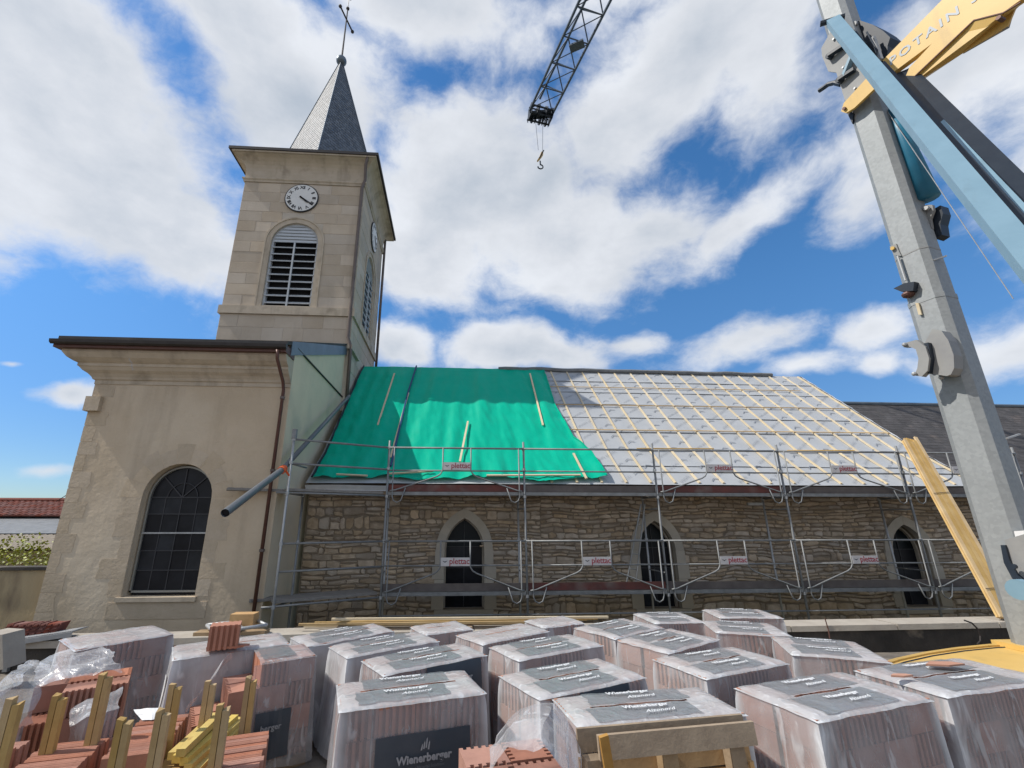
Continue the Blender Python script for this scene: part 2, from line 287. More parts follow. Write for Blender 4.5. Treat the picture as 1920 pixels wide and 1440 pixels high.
# ------------------------------------------------------------------ builders
def W(o):
    v = Vector(o.location)
    while o.parent: o = o.parent; v = v + Vector(o.location)
    return v
class MB:
    def __init__(s): s.v = []; s.f = []
    def add(s, vs, fs):
        n = len(s.v); s.v += [tuple(x) for x in vs]; s.f += [tuple(i + n for i in f) for f in fs]; return s
    def box(s, a, b):
        x0, y0, z0 = a; x1, y1, z1 = b
        return s.add([(x0, y0, z0), (x1, y0, z0), (x1, y1, z0), (x0, y1, z0), (x0, y0, z1), (x1, y0, z1), (x1, y1, z1), (x0, y1, z1)],
                     [(3, 2, 1, 0), (4, 5, 6, 7), (0, 1, 5, 4), (1, 2, 6, 5), (2, 3, 7, 6), (3, 0, 4, 7)])
    def bar(s, p, q, w_, h, up=(0, 0, 1), w2=None, h2=None):
        p = Vector(p); q = Vector(q); d = (q - p).normalized(); u = Vector(up)
        if abs(d.dot(u)) > .97: u = Vector((1, 0, 0))
        x = d.cross(u).normalized(); u = x.cross(d)
        w2 = w_ if w2 is None else w2; h2 = h if h2 is None else h2
        vs = [c + x * (sx * ww / 2) + u * (su * hh / 2) for c, ww, hh in ((p, w_, h), (q, w2, h2)) for sx, su in ((-1, -1), (1, -1), (1, 1), (-1, 1))]
        return s.add(vs, [(0, 1, 2, 3), (7, 6, 5, 4), (0, 4, 5, 1), (1, 5, 6, 2), (2, 6, 7, 3), (3, 7, 4, 0)])
    def tube(s, pts, r, n=8, cap=True, r2=None):
        pts = [Vector(p) for p in pts]; base = len(s.v); u = None; m = len(pts)
        for i, p in enumerate(pts):
            d = ((pts[min(i + 1, m - 1)] - p).normalized() + (p - pts[max(i - 1, 0)]).normalized()).normalized()
            if u is None: u = d.orthogonal().normalized()
            u = (u - d * u.dot(d)).normalized(); v = d.cross(u)
            rr = r if r2 is None else r + (r2 - r) * i / (m - 1)
            s.v += [tuple(p + u * (rr * math.cos(2 * math.pi * k / n)) + v * (rr * math.sin(2 * math.pi * k / n))) for k in range(n)]
        for i in range(m - 1):
            for k in range(n):
                a = base + i * n + k; b = base + i * n + (k + 1) % n
                s.f.append((a, b, b + n, a + n))
        if cap:
            s.f.append(tuple(base + k for k in reversed(range(n)))); s.f.append(tuple(base + (m - 1) * n + k for k in range(n)))
        return s
    def prism(s, poly, ext):
        """poly: 3-D points of one face, ext: extrusion vector"""
        n = len(poly); e = Vector(ext); a = [Vector(p) for p in poly]
        return s.add(a + [p + e for p in a], [tuple(range(n)), tuple(reversed(range(n, 2 * n)))] + [(i, i + n, (i + 1) % n + n, (i + 1) % n) for i in range(n)])
    def grid(s, fn, nu, nv, skip=None):
        b = len(s.v)
        for j in range(nv + 1):
            for i in range(nu + 1): s.v.append(tuple(fn(i / nu, j / nv)))
        for j in range(nv):
            for i in range(nu):
                if skip and skip(i, j): continue
                a = b + j * (nu + 1) + i; s.f.append((a, a + 1, a + nu + 2, a + nu + 1))
        return s
    def sphere(s, c, r, n=10, sq=1.0):
        c = Vector(c)
        return s.grid(lambda a, b: c + Vector((r * math.sin(math.pi * b) * math.cos(2 * math.pi * a), r * math.sin(math.pi * b) * math.sin(2 * math.pi * a), -sq * r * math.cos(math.pi * b))), n, n // 2 + 1)
    def mesh(s, name, m, off=Vector((0, 0, 0)), smooth=False):
        me = bpy.data.meshes.new(name); me.from_pydata([Vector(v) - off for v in s.v], [], s.f)
        bm = bmesh.new(); bm.from_mesh(me); bmesh.ops.recalc_face_normals(bm, faces=bm.faces); bm.to_mesh(me); bm.free()
        if smooth:
            for p in me.polygons: p.use_smooth = True
        me.materials.append(M[m] if isinstance(m, str) else m); return me
    def build(s, name, m, parent=None, local=False, smooth=False, kind=None):
        """world coordinates are stored relative to the parent's place (local=True: they already are)"""
        off = Vector((0, 0, 0)) if (local or parent is None) else W(parent)
        o = bpy.data.objects.new(name, s.mesh(name, m, off, smooth)); col.objects.link(o)
        if parent: o.parent = parent
        if kind: o['kind'] = kind
        return o
def tag(o, label=None, cat=None, group=None, kind=None):
    if label: o['label'] = label
    if cat: o['category'] = cat
    if group: o['group'] = group
    if kind: o['kind'] = kind
    return o
def thing(name, loc, label, cat, group=None, rz=0):
    o = bpy.data.objects.new(name, None); col.objects.link(o); o.location = loc; o.rotation_euler = (0, 0, rz); o.empty_display_size = .2
    return tag(o, label, cat, group)
def inst(name, me, parent, loc=(0, 0, 0), rot=(0, 0, 0), sc=(1, 1, 1)):
    o = bpy.data.objects.new(name, me); col.objects.link(o); o.parent = parent; o.location = loc; o.rotation_euler = rot; o.scale = sc; return o
def text_mesh(s, size, m, bold=0., shear=0., depth=.0008, space=1., align='CENTER'):
    cu = bpy.data.curves.new('lettering', 'FONT'); cu.body = s; cu.size = size; cu.offset = bold; cu.shear = shear; cu.extrude = depth
    cu.align_x = align; cu.align_y = 'CENTER'; cu.space_character = space; cu.resolution_u = 2
    o = bpy.data.objects.new('lettering', cu); col.objects.link(o)
    dg = bpy.context.evaluated_depsgraph_get(); me = bpy.data.meshes.new_from_object(o.evaluated_get(dg))
    bpy.data.objects.remove(o); bpy.data.curves.remove(cu)
    me.materials.clear(); me.materials.append(M[m]); return me
def frame(o, p, x, y):
    """place o at p (in its parent's axes) with local x, y axes along the given directions"""
    x = Vector(x).normalized(); y = Vector(y); z = x.cross(y).normalized(); y = z.cross(x)
    mt = Matrix((x, y, z)).transposed().to_4x4(); mt.translation = Vector(p); o.matrix_local = mt; return o
def nz(p, s=1., seed=0): return noise.noise(Vector(p) * s + Vector((seed * 7.3, seed * 3.1, seed * 1.7)))

def arch(u0, u1, zs, zsp, kind, off=0., n=9, apex=None):
    """outline of an arched opening, sill left -> over the head -> sill right"""
    mid = (u0 + u1) / 2; hw = (u1 - u0) / 2; P = [(u0 - off, zs - off * .0)]
    if kind == 'round':
        for i in range(n + 1):
            a = math.pi * (1 - i / n); P.append((mid + (hw + off) * math.cos(a), zsp + (hw + off) * math.sin(a)))
    else:
        h = apex - zsp; Rr = (h * h + hw * hw) / (2 * hw); cl = u0 + Rr; rr = Rr + off
        aa = math.acos(max(-1, min(1, (mid - cl) / rr))); k = n // 2 + 1
        left = [(cl + rr * math.cos(math.pi + (aa - math.pi) * i / k), zsp + rr * math.sin(math.pi + (aa - math.pi) * i / k)) for i in range(k + 1)]
        P += left + [(2 * mid - a, b) for a, b in reversed(left[:-1])]
    P.append((u1 + off, zs)); return P
def wall_face(mp, u0, u1, z0, z1, ops, depth):
    """face of a wall with arched openings cut out, with their reveals; ops: list of outlines sorted by u"""
    b = MB(); cur = u0
    for P in ops:
        a, c = P[0][0], P[-1][0]; zs = P[0][1]
        b.add([mp(cur, 0, z0), mp(a, 0, z0), mp(a, 0, z1), mp(cur, 0, z1)], [(0, 1, 2, 3)])
        b.add([mp(a, 0, z0), mp(c, 0, z0), mp(c, 0, zs), mp(a, 0, zs)], [(0, 1, 2, 3)])
        for i in range(len(P) - 1):
            (ua, za), (ub, zb) = P[i], P[i + 1]
            if abs(ub - ua) > 1e-6: b.add([mp(ua, 0, za), mp(ub, 0, zb), mp(ub, 0, z1), mp(ua, 0, z1)], [(0, 1, 2, 3)])
            b.add([mp(ua, 0, za), mp(ub, 0, zb), mp(ub, depth, zb), mp(ua, depth, za)], [(0, 1, 2, 3)])
        b.add([mp(a, 0, zs), mp(c, 0, zs), mp(c, depth, zs), mp(a, depth, zs)], [(0, 1, 2, 3)])
        cur = c
    b.add([mp(cur, 0, z0), mp(u1, 0, z0), mp(u1, 0, z1), mp(cur, 0, z1)], [(0, 1, 2, 3)])
    return b
def band(mp, Pi, Po, d0, d1):
    """moulding between two outlines, its face at depth d0 (minus = proud), its sides back to d1"""
    b = MB(); n = len(Pi)
    for i in range(n - 1):
        q = [Pi[i], Pi[i + 1], Po[i + 1], Po[i]]
        b.add([mp(a, d0, z) for a, z in q] + [mp(a, d1, z) for a, z in q], [(0, 1, 2, 3), (0, 4, 5, 1), (2, 6, 7, 3)])
    for i in (0, n - 1):
        b.add([mp(*(Pi[i][0], d0, Pi[i][1])), mp(Po[i][0], d0, Po[i][1]), mp(Po[i][0], d1, Po[i][1]), mp(Pi[i][0], d1, Pi[i][1])], [(0, 1, 2, 3)])
    return b
def panel(mp, P, d, grow=0):
    b = MB(); n = len(P); return b.add([mp(u, d, z) for u, z in P], [tuple(range(n))])
def lath_profile(prof, path_fn):
    pass

# ================================================================== GROUND
ZC = -1.0            # churchyard, below the builders' yard
ZY = .34             # yard where the pallets stand
tag(MB().box((-600, 7.3, ZC - .3), (600, 900, ZC)).build('churchyard_ground', 'earth'), kind='structure')
def yard(a, b):
    x = -30 + 60 * a; y = -25 + 32.45 * b
    return (x, y, ZY + .012 * nz((x, y, 0), 1.7) - (.05 if b in (0, 1) else 0))
g = MB().grid(yard, 60, 40); g.box((-600, -600, ZC - .3), (600, 7.3, ZY - .06))
tag(g.build('yard_ground', 'ground'), kind='structure')

# ================================================================== CHURCH
XL, XR, YF = -7.45, -3.5, 9.3                # west block front
TXL, TXR, TYF, TYB = -7.58, -3.40, 13.5, 17.68
church = thing('church', (-3.4, 13, ZC), 'old stone church with slate spire and clock tower, its nave roof stripped for renewal', 'church')
front = lambda y: (lambda u, d, z: Vector((u, y + d, z)))
right = lambda x: (lambda u, d, z: Vector((x - d, u, z)))

# --- west block
mpF = front(YF)
WO = arch(-6.05, -4.74, .92, 2.70, 'round', n=16)
wf = wall_face(mpF, XL, XR, ZC, 5.30, [WO], .30)
wf.add([(XL, YF, ZC), (XL, 21.8, ZC), (XL, 21.8, 5.3), (XL, YF, 5.3)], [(0, 1, 2, 3)])
west = wf.build('west_wall', 'plaster', church)
sidew = MB().prism([(XR, YF + .004, ZC), (XR, 15.5, ZC), (XR, 15.5, 8.3), (XR, 13.5, 7.55), (XR, YF + .004, 5.86)], (-.25, 0, 0)).build('side_wall', 'plaster_pale', church)
MB().box((XL + .02, 21.4, ZC), (XR - .26, 21.8, 5.3)).build('rear_wall', 'plaster', church)
MB().tube([(XR + .02, YF + .05, 5.90), (XR + .02, 13.8, 5.95)], .022, 6).build('lightning_cable', 'dark_gutter', church)
MB().prism([(XR + .006, YF - .3, 5.60), (XR + .006, 13.5, 7.34), (XR + .006, 13.5, 7.62), (XR + .006, YF - .3, 5.92)], (.03, 0, 0)).build('verge_flashing', 'zinc', church)
# roof of the west block
MB().prism([(XL - .5, 8.75, 5.74), (XL - .5, 13.7, 7.72), (XL - .5, 13.7, 7.80), (XL - .5, 8.75, 5.82)], (XR - XL + .53, 0, 0)).build('west_roof', 'dark_slate', church)
MB().prism([(XL - .5, 22.3, 5.74), (XL - .5, 17.5, 7.72), (XL - .5, 17.5, 7.80), (XL - .5, 22.3, 5.82)], (XR - XL + .53, 0, 0)).build('west_roof', 'dark_slate', church)
# stone cornice in three steps under the eaves, blocks with joints
CP = [(-.02, 4.98), (.02, 4.98), (.02, 5.06), (.05, 5.075), (.07, 5.12), (.12, 5.18), (.19, 5.23), (.235, 5.29), (.255, 5.30), (.255, 5.36), (.31, 5.385), (.39, 5.44), (.44, 5.51), (.455, 5.53), (.455, 5.58), (-.02, 5.58)]
xs = [XL - .02]
while xs[-1] < XR - .9: xs.append(xs[-1] + random.uniform(.7, 1.1))
xs.append(XR)
for i in range(1, len(xs) - 1):
    MB().prism([(xs[i] + .001, YF - o, z) for o, z in CP], (xs[i + 1] - xs[i] - .002, 0, 0)).build('cornice_stone', 'moulding', church)
b = MB(); n_ = len(CP)
for k in range(n_): b.v += [(XL - CP[k][0], 21.8, CP[k][1]), (XL - CP[k][0], YF - CP[k][0], CP[k][1]), (xs[1] - .001, YF - CP[k][0], CP[k][1])]
b.f += [(3 * k + c, 3 * k + c + 1, 3 * k + c + 4, 3 * k + c + 3) for k in range(n_ - 1) for c in (0, 1)]
b.build('cornice_stone', 'moulding', church)
MB().box((XL - .55, 8.74, 5.58), (XR + .02, 9.25, 5.735)).build('eaves_board', 'copper', church)
gt = MB()
prof = [(8.65, 5.72), (8.66, 5.66), (8.70, 5.63), (8.735, 5.64), (8.738, 5.74)]
gt.prism([(XL - .58, y, z) for y, z in prof], (XR - XL + .62, 0, 0)).build('gutter', 'dark_gutter', church)
# down pipe on the right corner
dp = MB().tube([(XR - .12, 8.68, 5.60), (XR - .12, 8.72, 5.42), (XR - .10, 9.12, 5.05), (XR - .10, 9.20, 4.9), (XR - .10, 9.20, ZC)], .036, 8)
pipe = dp.build('downpipe', 'copper', church, smooth=True)
for z in (4.7, 3.2, 1.7, .4): MB().tube([(XR - .10, 9.20, z), (XR - .10, 9.20, z + .05)], .053, 8).build('pipe_clip', 'brown_pipe', pipe)
# quoins at the left corner, half buried by the render
z = ZC; k = 0
while z < 4.9:
    h = random.uniform(.26, .36); wq = (.36 if k % 2 else .22) + random.uniform(-.05, .08)
    if 4.35 < z < 4.7:
        MB().box((XL - .05, YF - .10, z), (XL + .24, YF + .1, z + .3)).build('corbel_stone', 'quoin', west)
    else:
        n = 4; e = [(XL + wq + .05 * nz((i, z, 1), 1.9), z + .008 + (h - .016) * i / n) for i in range(n + 1)]
        pts = [(XL - .012, z + .008)] + e + [(XL - .012, z + h - .008)]
        MB().prism([(a, YF - .005, b_) for a, b_ in pts], (0, .3, 0)).build('quoin_stone', 'quoin', west)
    z += h; k += 1
# stones round the window
Pi = WO; n = len(Pi)
def jamb(side):
    z = .92; k = 0
    while z < 2.66:
        h = min(random.uniform(.28, .42), 2.70 - z); wq = (.42 if k % 2 else .22) + random.uniform(-.06, .10)
        u = -6.05 if side < 0 else -4.74; nn = 4
        e = [(u + side * .004 + side * (wq + .05 * nz((i, z, 5 + side), 1.7)), z + .006 + (h - .012) * i / nn) for i in range(nn + 1)]
        pts = [(u + side * .004, z + .006)] + e + [(u + side * .004, z + h - .006)]
        MB().prism([(a, YF - .004, b_) for a, b_ in pts], (0, .2, 0)).build('jamb_stone', 'quoin', west); z += h; k += 1
jamb(-1); jamb(1)
c0, r0 = -5.395, .659
for i in range(9):
    a0 = math.pi * (1 - i / 9) - .008; a1 = math.pi * (1 - (i + 1) / 9) + .008; ro = r0 + (.40 if i % 2 == 0 else .30)
    pts = [(c0 + r0 * math.cos(a), 2.70 + r0 * math.sin(a)) for a in (a0, (a0 + a1) / 2, a1)] + [(c0 + ro * math.cos(a), 2.70 + ro * math.sin(a)) for a in (a1, (a0 + a1) / 2, a0)]
    MB().prism([(u, YF - .004, z) for u, z in pts], (0, .2, 0)).build('arch_stone', 'quoin', west)
MB().box((-6.12, YF - .05, .84), (-4.70, YF + .28, .918)).build('window_sill', 'moulding', west)
MB().box((-6.25, YF - .009, .55), (-4.5, YF + .1, .83)).build('apron_stone', 'quoin', west)
# leaded window
glz = panel(mpF, arch(-6.0, -4.79, .93, 2.70, 'round', n=16), .20).build('window', 'leaded', church)
uu = [-6.0, -5.70, -5.395, -5.09, -4.79]; zz_ = [.98, 1.35, 1.70, 2.03, 2.38, 2.70]
def pane(u0_, u1_, z0_p, z1_p, y, par):
    t1_, t2_ = random.uniform(-.007, .007), random.uniform(-.007, .007); g_ = .006
    MB().add([(u0_ + g_, y + t1_, z0_p + g_), (u1_ - g_, y + t2_, z0_p + g_), (u1_ - g_, y - t1_ + .002, z1_p - g_), (u0_ + g_, y - t2_, z1_p - g_)], [(0, 1, 2, 3)]).build('pane', random.choice(('leaded', 'leaded', 'pane_grey')), par)
for i in range(4):
    for k in range(5): pane(uu[i], uu[i + 1], zz_[k], zz_[k + 1], YF + .187, glz)
PA = arch(-6.02, -4.77, .98, 2.70, 'round', n=18); PB = arch(-6.02, -4.77, .98, 2.70, 'round', off=-.035, n=18); PB[0] = (PB[0][0], .98); PB[-1] = (PB[-1][0], .98)
fr = band(mpF, PB, PA, .15, .20); fr.box((-6.02, YF + .15, .975), (-4.77, YF + .2, 1.01)); fr.build('window_frame', 'steel_frame', glz)
MB().box((-6.0, YF + .14, 2.02), (-4.79, YF + .165, 2.05)).build('glazing_bar', 'galv_bright', glz)
for z in (1.35, 1.70, 2.38, 2.70): MB().box((-6.0, YF + .172, z), (-4.79, YF + .197, z + .02)).build('glazing_bar', 'lead', glz)
for u in (-5.70, -5.395, -5.09):
    MB().box((u - .009, YF + .176, 1.0), (u + .009, YF + .199, 2.69)).build('glazing_bar', 'lead', glz)
for a in (45, 90, 135):
    MB().bar((c0 + .02 * math.cos(R(a)), YF + .185, 2.72), (c0 + .6 * math.cos(R(a)), YF + .185, 2.70 + .6 * math.sin(R(a))), .02, .02, (0, 1, 0)).build('glazing_bar', 'lead', glz)
MB().tube([(c0 + .29 * math.cos(a), YF + .185, 2.70 + .29 * math.sin(a)) for a in [math.pi * i / 12 for i in range(13)]], .011, 5).build('glazing_bar', 'lead', glz)

# --- tower
ZT0, ZSC0, ZSC1, ZT1 = 5.5, 8.66, 8.94, 14.0
TM = {'F': front(TYF), 'R': right(TXR)}
LOF = arch(-6.36, -4.78, 9.0, 11.38, 'round', n=14)
LOR = arch(14.85, 16.43, 9.0, 11.38, 'round', n=14)
cF = wall_face(TM['F'], TXL, TXR, ZT0, 15.0, [LOF], .25)
cF.add([(TXL, TYF, ZT0), (TXL, TYB, ZT0), (TXL, TYB, 15), (TXL, TYF, 15)], [(0, 1, 2, 3)]); cF.add([(TXL, TYB, ZT0), (TXR, TYB, ZT0), (TXR, TYB, 15), (TXL, TYB, 15)], [(0, 1, 2, 3)])
towF = cF.build('tower_wall', 'ashlar_joint', church)
towR = wall_face(TM['R'], TYF, TYB, ZT0, 15.0, [LOR], .25).build('tower_wall', 'ashlar_joint', church)
def ashlar(mp, u0, u1, z0, z1, ch, par, op=None):
    n = round((z1 - z0) / ch); ch = (z1 - z0) / n
    for k in range(n):
        za = z0 + k * ch; zb = za + ch; segs = [(u0, u1)]
        if op and zb > op[2]:
            mid = (op[0] + op[1]) / 2; hw = (op[1] - op[0]) / 2 + .175; zz = max(za, op[3])
            d = zz - op[3]
            if d < hw:
                xw = math.sqrt(hw * hw - d * d); segs = [(u0, mid - xw), (mid + xw, u1)]
        for (a, b) in segs:
            cur = a - (random.uniform(0, .3) if a == u0 else 0)
            first = True
            while cur < b - .02:
                nx = cur + random.uniform(.62, 1.15)
                if b - nx < .4: nx = b
                xa, xb = max(cur, a) + .005, min(nx, b) - .005; pr = random.uniform(.006, .012)
                if xb - xa > .06:
                    q = [(xa, za + .005), (xb, za + .005), (xb, zb - .005), (xa, zb - .005)]; c = .006
                    qi = [(xa + c, za + .005 + c), (xb - c, za + .005 + c), (xb - c, zb - .005 - c), (xa + c, zb - .005 - c)]
                    MB().add([mp(u, .02, z) for u, z in q] + [mp(u, -pr + .005, z) for u, z in q] + [mp(u, -pr, z) for u, z in qi],
                             [(0, 1, 5, 4), (1, 2, 6, 5), (2, 3, 7, 6), (3, 0, 4, 7), (4, 5, 9, 8), (5, 6, 10, 9), (6, 7, 11, 10), (7, 4, 8, 11), (8, 9, 10, 11)]).build('ashlar_block', 'ashlar', par)
                cur = nx
ashlar(TM['F'], TXL, TXR, 7.30, ZSC0, .42, towF)
ashlar(TM['F'], TXL, TXR, ZSC1, 13.80, .42, towF, (-6.36, -4.78, 9.0, 11.38))
ashlar(TM['R'], TYF, TYB, 6.9, ZSC0, .42, towR)
ashlar(TM['R'], TYF, TYB, ZSC1, 13.80, .42, towR, (14.85, 16.43, 9.0, 11.38))
def ring(z0, z1, o, name, m, par=church, i=.0):
    b = MB(); x0, x1, y0, y1 = TXL - o, TXR + o, TYF - o, TYB + o
    for p, q in (((x0, y0), (x1, y0 + o + .03)), ((x0, y1 - o - .03), (x1, y1)), ((x0, y0 + o + .031), (x0 + o + .03, y1 - o - .031)), ((x1 - o - .03, y0 + o + .031), (x1, y1 - o - .031))):
        b.box((p[0], p[1], z0), (q[0], q[1], z1))
    return b.build(name, m, par)
ring(ZSC0, ZSC1, .07, 'string_course', 'moulding')
TP = [(-.02, 13.80), (.04, 13.80), (.05, 13.86), (.085, 13.90), (.085, 13.95), (.02, 13.99), (.02, 14.26), (.035, 14.38), (.075, 14.50), (.14, 14.60), (.24, 14.69), (.37, 14.755), (-.02, 14.76)]
b = MB()
for o, z in TP: b.v += [(TXL - o, TYF - o, z), (TXR + o, TYF - o, z), (TXR + o, TYB + o, z), (TXL - o, TYB + o, z)]
b.f += [(4 * k + c, 4 * k + (c + 1) % 4, 4 * k + 4 + (c + 1) % 4, 4 * k + 4 + c) for k in range(len(TP) - 1) for c in range(4)]
b.build('cornice', 'moulding', church)
MB().box((TXL - .42, TYF - .42, 14.763), (TXR + .42, TYB + .42, 14.82)).build('soffit', 'moulding', church)
MB().box((TXL - .52, TYF - .46, 14.823), (TXR + .50, TYB + .46, 14.93)).build('gutter', 'dark_gutter', church)
tw = MB(); cx, cy = (TXL + TXR) / 2, (TYF + TYB) / 2
tw.add([(TXL - .5, TYF - .44, 14.935), (TXR + .48, TYF - .44, 14.935), (TXR + .48, TYB + .44, 14.935), (TXL - .5, TYB + .44, 14.935), (cx, cy, 16.2)], [(0, 1, 2, 3), (0, 1, 4), (1, 2, 4), (2, 3, 4), (3, 0, 4)])
tw.build('tower_roof', 'slate', church)
# spire: octagon, courses of slates as real lapped geometry, hips
ZS0, ZS1, RS = 14.95, 22.42, 2.22
spc = MB(); SA = [math.pi / 2 * k + R(8) for k in range(4)]
def spt(k, z, o=0.): r = max(.05, RS * (1 - (z - ZS0) / (ZS1 + .15 - ZS0))) + o; return Vector((cx + r * math.cos(SA[k % 4]), cy + r * math.sin(SA[k % 4]), z))
spc.add([spt(k, ZS0, -.02) for k in range(4)] + [spt(k, ZS1, -.02) for k in range(4)], [(k, (k + 1) % 4, (k + 1) % 4 + 4, k + 4) for k in range(4)])
spire = spc.build('spire', 'slate', church)
sl = MB(); nc = 46
for c in range(nc):
    z0 = ZS0 + (ZS1 - ZS0) * c / nc; z1 = z0 + (ZS1 - ZS0) / nc * 1.25
    for k in (2, 3):
        a0, b0, a1, b1 = spt(k, z0, .022), spt(k + 1, z0, .022), spt(k, min(z1, ZS1), .002), spt(k + 1, min(z1, ZS1), .002)
        n = max(1, round((b0 - a0).length / .2)); st = (c % 2) * .5 / n
        cuts = [0] + [min(1, (i + .5 * (c % 2 == 0) + .5) / n) for i in range(n)] + [1]
        for t0, t1 in zip(cuts, cuts[1:]):
            if t1 - t0 < .02: continue
            t1 -= .006 if t1 < 1 else 0; j = Vector((0, 0, random.uniform(-.006, .006)))
            p = [a0.lerp(b0, t0) + j, a0.lerp(b0, t1) + j, a1.lerp(b1, t1), a1.lerp(b1, t0)]
            dn = (p[1] - p[0]).cross(p[3] - p[0]).normalized() * -.008
            sl.add(p + [p[0] + dn, p[1] + dn], [(0, 1, 2, 3), (0, 1, 5, 4)])
sl.build('slate', 'slate', spire, kind='stuff')
hb = MB()
for k in range(4): hb.tube([spt(k, ZS0, .03), spt(k, ZS1, .02)], .022, 5)
hb.build('hip_flashing', 'zinc', spire)
MB().sphere((cx, cy, ZS1 + .1), .235, 14).build('finial_ball', 'zinc', church, smooth=True)
ax, ay = cx, cy
MB().tube([(ax, ay, ZS1 + .2), (ax, ay, 25.9)], .045, 6, r2=.03).build('cross_shaft', 'dark_gutter', church)
cr_ = MB(); A_ = Vector((ax - .16, ay - .55, 25.18)); B_ = Vector((ax + .16, ay + .55, 25.18))
cr_.tube([A_, B_], .04, 6); cr_.sphere(A_, .085, 8); cr_.sphere(B_, .085, 8); cr_.sphere((ax, ay, 25.9), .085, 8); cr_.tube([(ax, ay, 25.9), (ax, ay, 26.7)], .015, 5)
cr_.build('cross_arm', 'dark_gutter', church)
cock = MB().prism([(ax, ay + y, 26.7 + z) for y, z in ((-.25, 0), (-.1, -.05), (.1, -.05), (.22, .1), (.3, .25), (.18, .2), (.05, .05), (-.1, .08), (-.16, .2), (-.2, .2), (-.22, .1))], (.02, 0, 0)); cock.build('weathercock', 'dark_gutter', church)
# louvred sound openings
def louvres(mp, u0, u1, P):
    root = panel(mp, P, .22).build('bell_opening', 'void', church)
    uin = arch(u0 + .07, u1 - .07, 9.06, 11.38, 'round', n=14); fb_ = band(mp, uin, [(a, b) for a, b in P], .06, .2); fb_.build('louvre_frame', 'louvre', root)
    for k in range(9):
        z = 9.12 + k * .262
        MB().add([mp(u0 + .05, .02, z), mp(u1 - .05, .02, z), mp(u1 - .05, .2, z + .13), mp(u0 + .05, .2, z + .13), mp(u0 + .05, .03, z - .03), mp(u1 - .05, .03, z - .03), mp(u1 - .05, .2, z + .09), mp(u0 + .05, .2, z + .09)],
                 [(0, 1, 2, 3), (4, 5, 6, 7), (0, 1, 5, 4)]).build('louvre_slat', 'louvre', root)
    mid = (u0 + u1) / 2
    b = MB(); b.add([mp(mid + s * .025, d, z) for d in (.0, .05) for s in (-1, 1) for z in (9.0, 11.42)], [(0, 1, 3, 2), (0, 1, 5, 4), (2, 3, 7, 6)]); b.build('mullion', 'louvre', root)
    # boarded head
    hw = (u1 - u0) / 2 - .06; z = 11.42
    while z < 11.38 + hw - .05:
        zb = min(z + .125, 11.38 + hw - .01); w0 = math.sqrt(max(0, hw * hw - (z - 11.38) ** 2)); w1 = math.sqrt(max(0.0004, hw * hw - (zb - 11.38) ** 2))
        MB().add([mp(mid - w0, .03, z), mp(mid + w0, .03, z), mp(mid + w1, .06, zb - .008), mp(mid - w1, .06, zb - .008), mp(mid - w0, .06, z), mp(mid + w0, .06, z)], [(0, 1, 2, 3), (0, 1, 5, 4)]).build('head_board', 'louvre', root); z = zb
    Q = [arch(u0, u1, 8.95, 11.38, 'round', off=o, n=14) for o in (-.004, .16, .21)]
    band(mp, Q[0], Q[1], -.02, .22).build('surround', 'moulding', church); band(mp, Q[1], Q[2], -.045, .0).build('hood_mould', 'moulding', church)
louvres(TM['F'], -6.36, -4.78, LOF); louvres(TM['R'], 14.85, 16.43, LOR)
# clocks
ROM = ['XII', 'I', 'II', 'III', 'IIII', 'V', 'VI', 'VII', 'VIII', 'IX', 'X', 'XI']
def clock(c, xdir, nrm):
    c = Vector(c); x = Vector(xdir); z = Vector((0, 0, 1)); nn = Vector(nrm); rr = .55
    d = MB().tube([c, c + nn * .05], rr, 32).build('clock_face', 'clock_white', church)
    MB().tube([c + nn * .025 + (x * math.cos(a) + z * math.sin(a)) * (rr + .012) for a in [2 * math.pi * i / 36 for i in range(37)]], .028, 6).build('clock_rim', 'black_paint', d)
    for i, t in enumerate(ROM):
        a = R(90 - 30 * i); me = text_mesh(t, .17, 'black_paint', bold=.005, space=.9)
        o = inst('numeral', me, d); rad = x * math.cos(a) + z * math.sin(a)
        frame(o, c + nn * .054 + rad * .43 - W(d), nn.cross(rad) * -1 if False else rad.cross(nn), rad)
    for ang, ln, wd in ((90 - 130, .28, .06), (90 - 124, .46, .05)):
        a = R(ang); rad = x * math.cos(a) + z * math.sin(a); sd = rad.cross(nn)
        MB().prism([c + nn * .066 - rad * .07 - sd * wd * .5, c + nn * .066 + rad * ln - sd * wd * .35, c + nn * .066 + rad * (ln + .04), c + nn * .066 + rad * ln + sd * wd * .35, c + nn * .066 - rad * .07 + sd * wd * .5], nn * .012).build('clock_hand', 'black_paint', d)
clock((-5.53, TYF - .012, 13.18), (1, 0, 0), (0, -1, 0)); clock((TXR + .012, 15.6, 13.18), (0, 1, 0), (1, 0, 0))
# tower rainwater pipes
p1 = MB().tube([(TXR + .12, TYF - .38, 14.85), (TXR + .05, TYF - .30, 14.5), (TXR + .02, TYF - .07, 14.05), (TXR - .06, TYF - .09, 13.7), (TXR - .06, TYF - .09, 7.9), (TXR + .05, TYF - .06, 7.6), (TXR + .05, TYF + .02, 5.9)], .055, 8).build('downpipe', 'brown_pipe', church, smooth=True)
MB().tube([(TXR + .09, TYB + .05, 14.85), (TXR + .09, TYB + .05, 8.0)], .055, 8).build('downpipe', 'brown_pipe', church, smooth=True)
MB().box((TXR - .75, TYF - .10, 7.52), (TXR + .10, TYF + .0, 7.66)).box((TXR + .0125, TYF, 7.52), (TXR + .10, 14.6, 7.66)).build('offset_stone', 'moulding', church)

